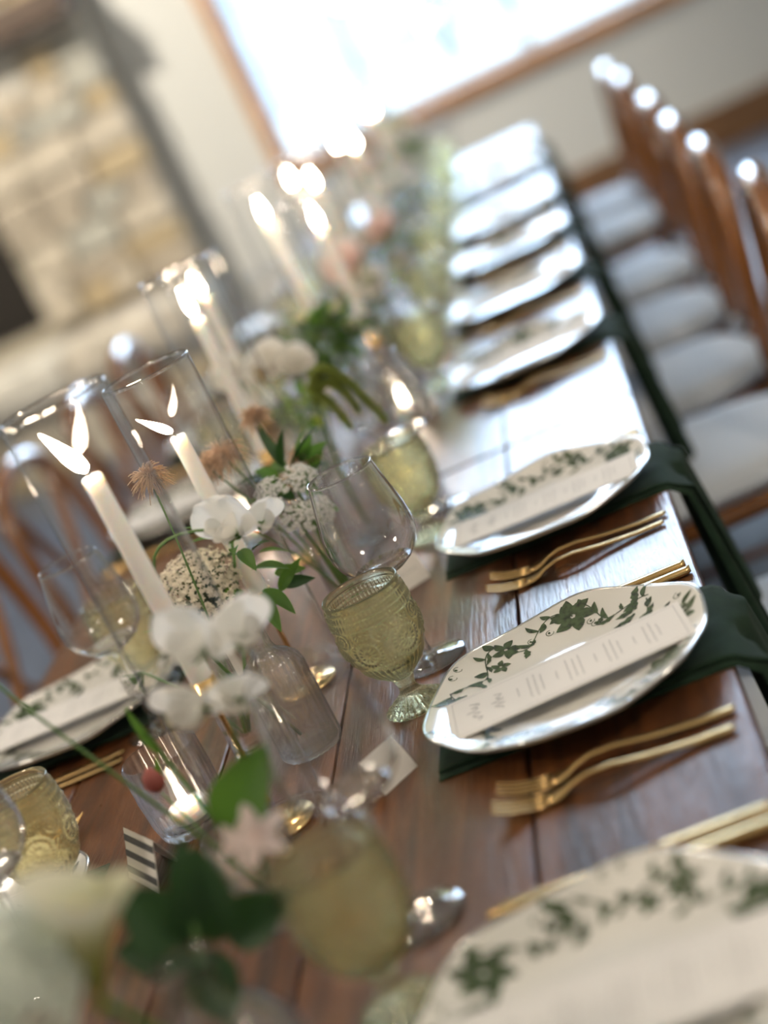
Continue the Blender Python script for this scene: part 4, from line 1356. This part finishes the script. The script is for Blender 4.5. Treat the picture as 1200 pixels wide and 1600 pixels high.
bP = (V5[0] + .002, V5[1] - .006, TZ + .03)
star_flower('pink star-shaped flower right of the dark foreground leaves', bP, (.142, 1.0, .905), (.25, -.75, .35), .024, PPET, bez(bP, (.1, 1.1, .85), (.138, 1.015, .897), n=8), .3)
star_flower('fainter pink star-shaped flower just under the curled leaf', (bP[0] + .002, bP[1], bP[2]), (.118, 1.03, .893), (-.3, -.7, .4), .018, PPET, bez((bP[0] + .002, bP[1], bP[2]), (.1, 1.1, .85), (.115, 1.04, .885), n=8), .9)
t = thing('rose_bud', 'dark pink flower bud in front of the ribbed votive', 'flower bud', (V5[0] - .004, V5[1] + .003, TZ + .03))
o_ = t.location.copy()
stem_obj(bez(o_, (.03, 1.2, .83), (-.005, 1.25, .862), n=8), .0013, t, o_)
MB().lathe([(0, -.009), (.006, -.006), (.0095, 0), (.008, .008), (.004, .013), (0, .015)], 16, c=(-.006, 1.25, .872)).obj('bud', REDB, t, off=o_)
leaf_obj(Vector((-.004, 1.25, .864)), (.3, -.1, .9), (0, -1, 0), .03, .007, t, o_, LEAF)
# long green stem reaching in from the left edge, with a pale bloom beyond the frame edge
bS = (V5[0] - .006, V5[1], TZ + .03)
sweet_pea('white sweet pea at the left picture edge on a long straight green stem', bS, bez(bS, (.03, 1.18, .86), (-.02, 1.19, .93), (-.075, 1.2, 1.055), n=12),
          [((-.075, 1.2, 1.06), (-.6, -.4, .5), 1.2)], lv=[])
t = thing('grass_stem', 'upright thin green stem rising before the votive', 'stem', (V5[0] - .002, V5[1] + .006, TZ + .03)); o_ = t.location.copy()
stem_obj(bez(o_, (.035, 1.21, .86), (.02, 1.22, .93), n=8), .0022, t, o_)
leaf_obj(Vector((.026, 1.215, .905)), (-.25, 0, .9), (0, -1, 0), .05, .009, t, o_, LEAF)

# striped tent card standing before the votive
t = thing('striped_card', 'folded card with grey and white stripes before the ribbed votive', 'card', (-.075, 1.325, TZ + .0003), -.92)
m = MB()
for s in (-1, 1):
    vs = [(-.035, s * .018, .0002), (.035, s * .018, .0002), (.035, 0, .044), (-.035, 0, .044)]
    vs2 = [(x, y - s * .0007 if i < 2 else y, z - (.0009 if i > 1 else 0)) for i, (x, y, z) in enumerate(vs)]
    m.add(vs + vs2, [(0, 1, 2, 3), (7, 6, 5, 4), (0, 4, 5, 1), (1, 5, 6, 2), (2, 6, 7, 3), (3, 7, 4, 0)])
m.obj('folded_card', PAPER, t, smooth=False)
for k in range(3):
    za, zb = .006 + k * .0135, .012 + k * .0135
    for s in (-1, 1):
        y = lambda z: s * (.018 * (1 - z / .044) + .0005)
        MB().add([(-.035, y(za), za), (.035, y(za), za), (.035, y(zb), zb), (-.035, y(zb), zb)], [(0, 1, 2, 3)]).obj('stripe', DKINK, t, smooth=False, normals=False)

# flowers further down the table
FAR = []
r4 = random.Random(77)
spots = [(.10, 3.05), (.02, 3.45), (.11, 3.62), (.0, 3.9), (.10, 4.28), (.03, 4.72), (.10, 5.15), (.05, 5.62)]
names = ['nearest the bushy clump', 'second past the bushy clump', 'third past the bushy clump', 'fourth past the bushy clump', 'at the joint of the far tables', 'nearest on the farthest table', 'middle of the farthest table', 'last before the window']
for i, ((x, y), nm) in enumerate(zip(spots, names)):
    vase((x, y, TZ), 'clear bud vase with mixed flowers, %s' % nm, ['bottle', 'tube', 'bulb'][i % 3], 1.0)
    b = (x, y, TZ + .02)
    kind = i % 4
    zt = .93 + r4.uniform(0, .05)
    if i >= 5: zt += .04
    ruffled('%s ruffled bloom, %s' % (['blush', 'large white', 'blush', 'large white', 'large white', 'blush', 'large white', 'cream'][i], nm), b, (x + r4.uniform(-.03, .03), y - .02, zt), (r4.uniform(-.4, .4), -.5, .8), r4.uniform(.046, .056), m=[PPET, WPET, PPET, WPET, WPET, PPET, WPET, CPET][i], seed=10 + i, n=(5, 6, 7))
    ruffled('smaller white ruffled bloom, %s' % nm, (x + .003, y, TZ + .02), (x + r4.choice([-1, 1]) * r4.uniform(.04, .07), y + .01, zt - r4.uniform(.01, .05)), (r4.uniform(-.5, .5), -.4, .7), r4.uniform(.028, .036), m=WPET, seed=30 + i, n=(4, 5))
    clump('loose green foliage round the blooms, %s' % nm, (x - .003, y, TZ + .02), (x + r4.uniform(-.02, .02), y, zt - .04), .078, 130, 80 + i, (LEAF, YLEAF, DLEAF))
    ruffled('low white ruffled bloom facing the camera, %s' % nm, (x - .004, y - .002, TZ + .02), (x + r4.uniform(-.06, .06), y - .05, zt - r4.uniform(.04, .07)), (r4.uniform(-.3, .3), -.8, .45), r4.uniform(.03, .038), m=WPET, seed=50 + i, n=(4, 5, 6))
    yarrow('ivory yarrow head among the blooms, %s' % nm, (x, y + .004, TZ + .02), (x + r4.uniform(-.05, .05), y + .03, zt + r4.uniform(-.02, .05)), (r4.uniform(-.3, .3), -.5, .8), .028, 70, m=r4.choice([FLOR, FLORW]), seed=90 + i, fs=.005)
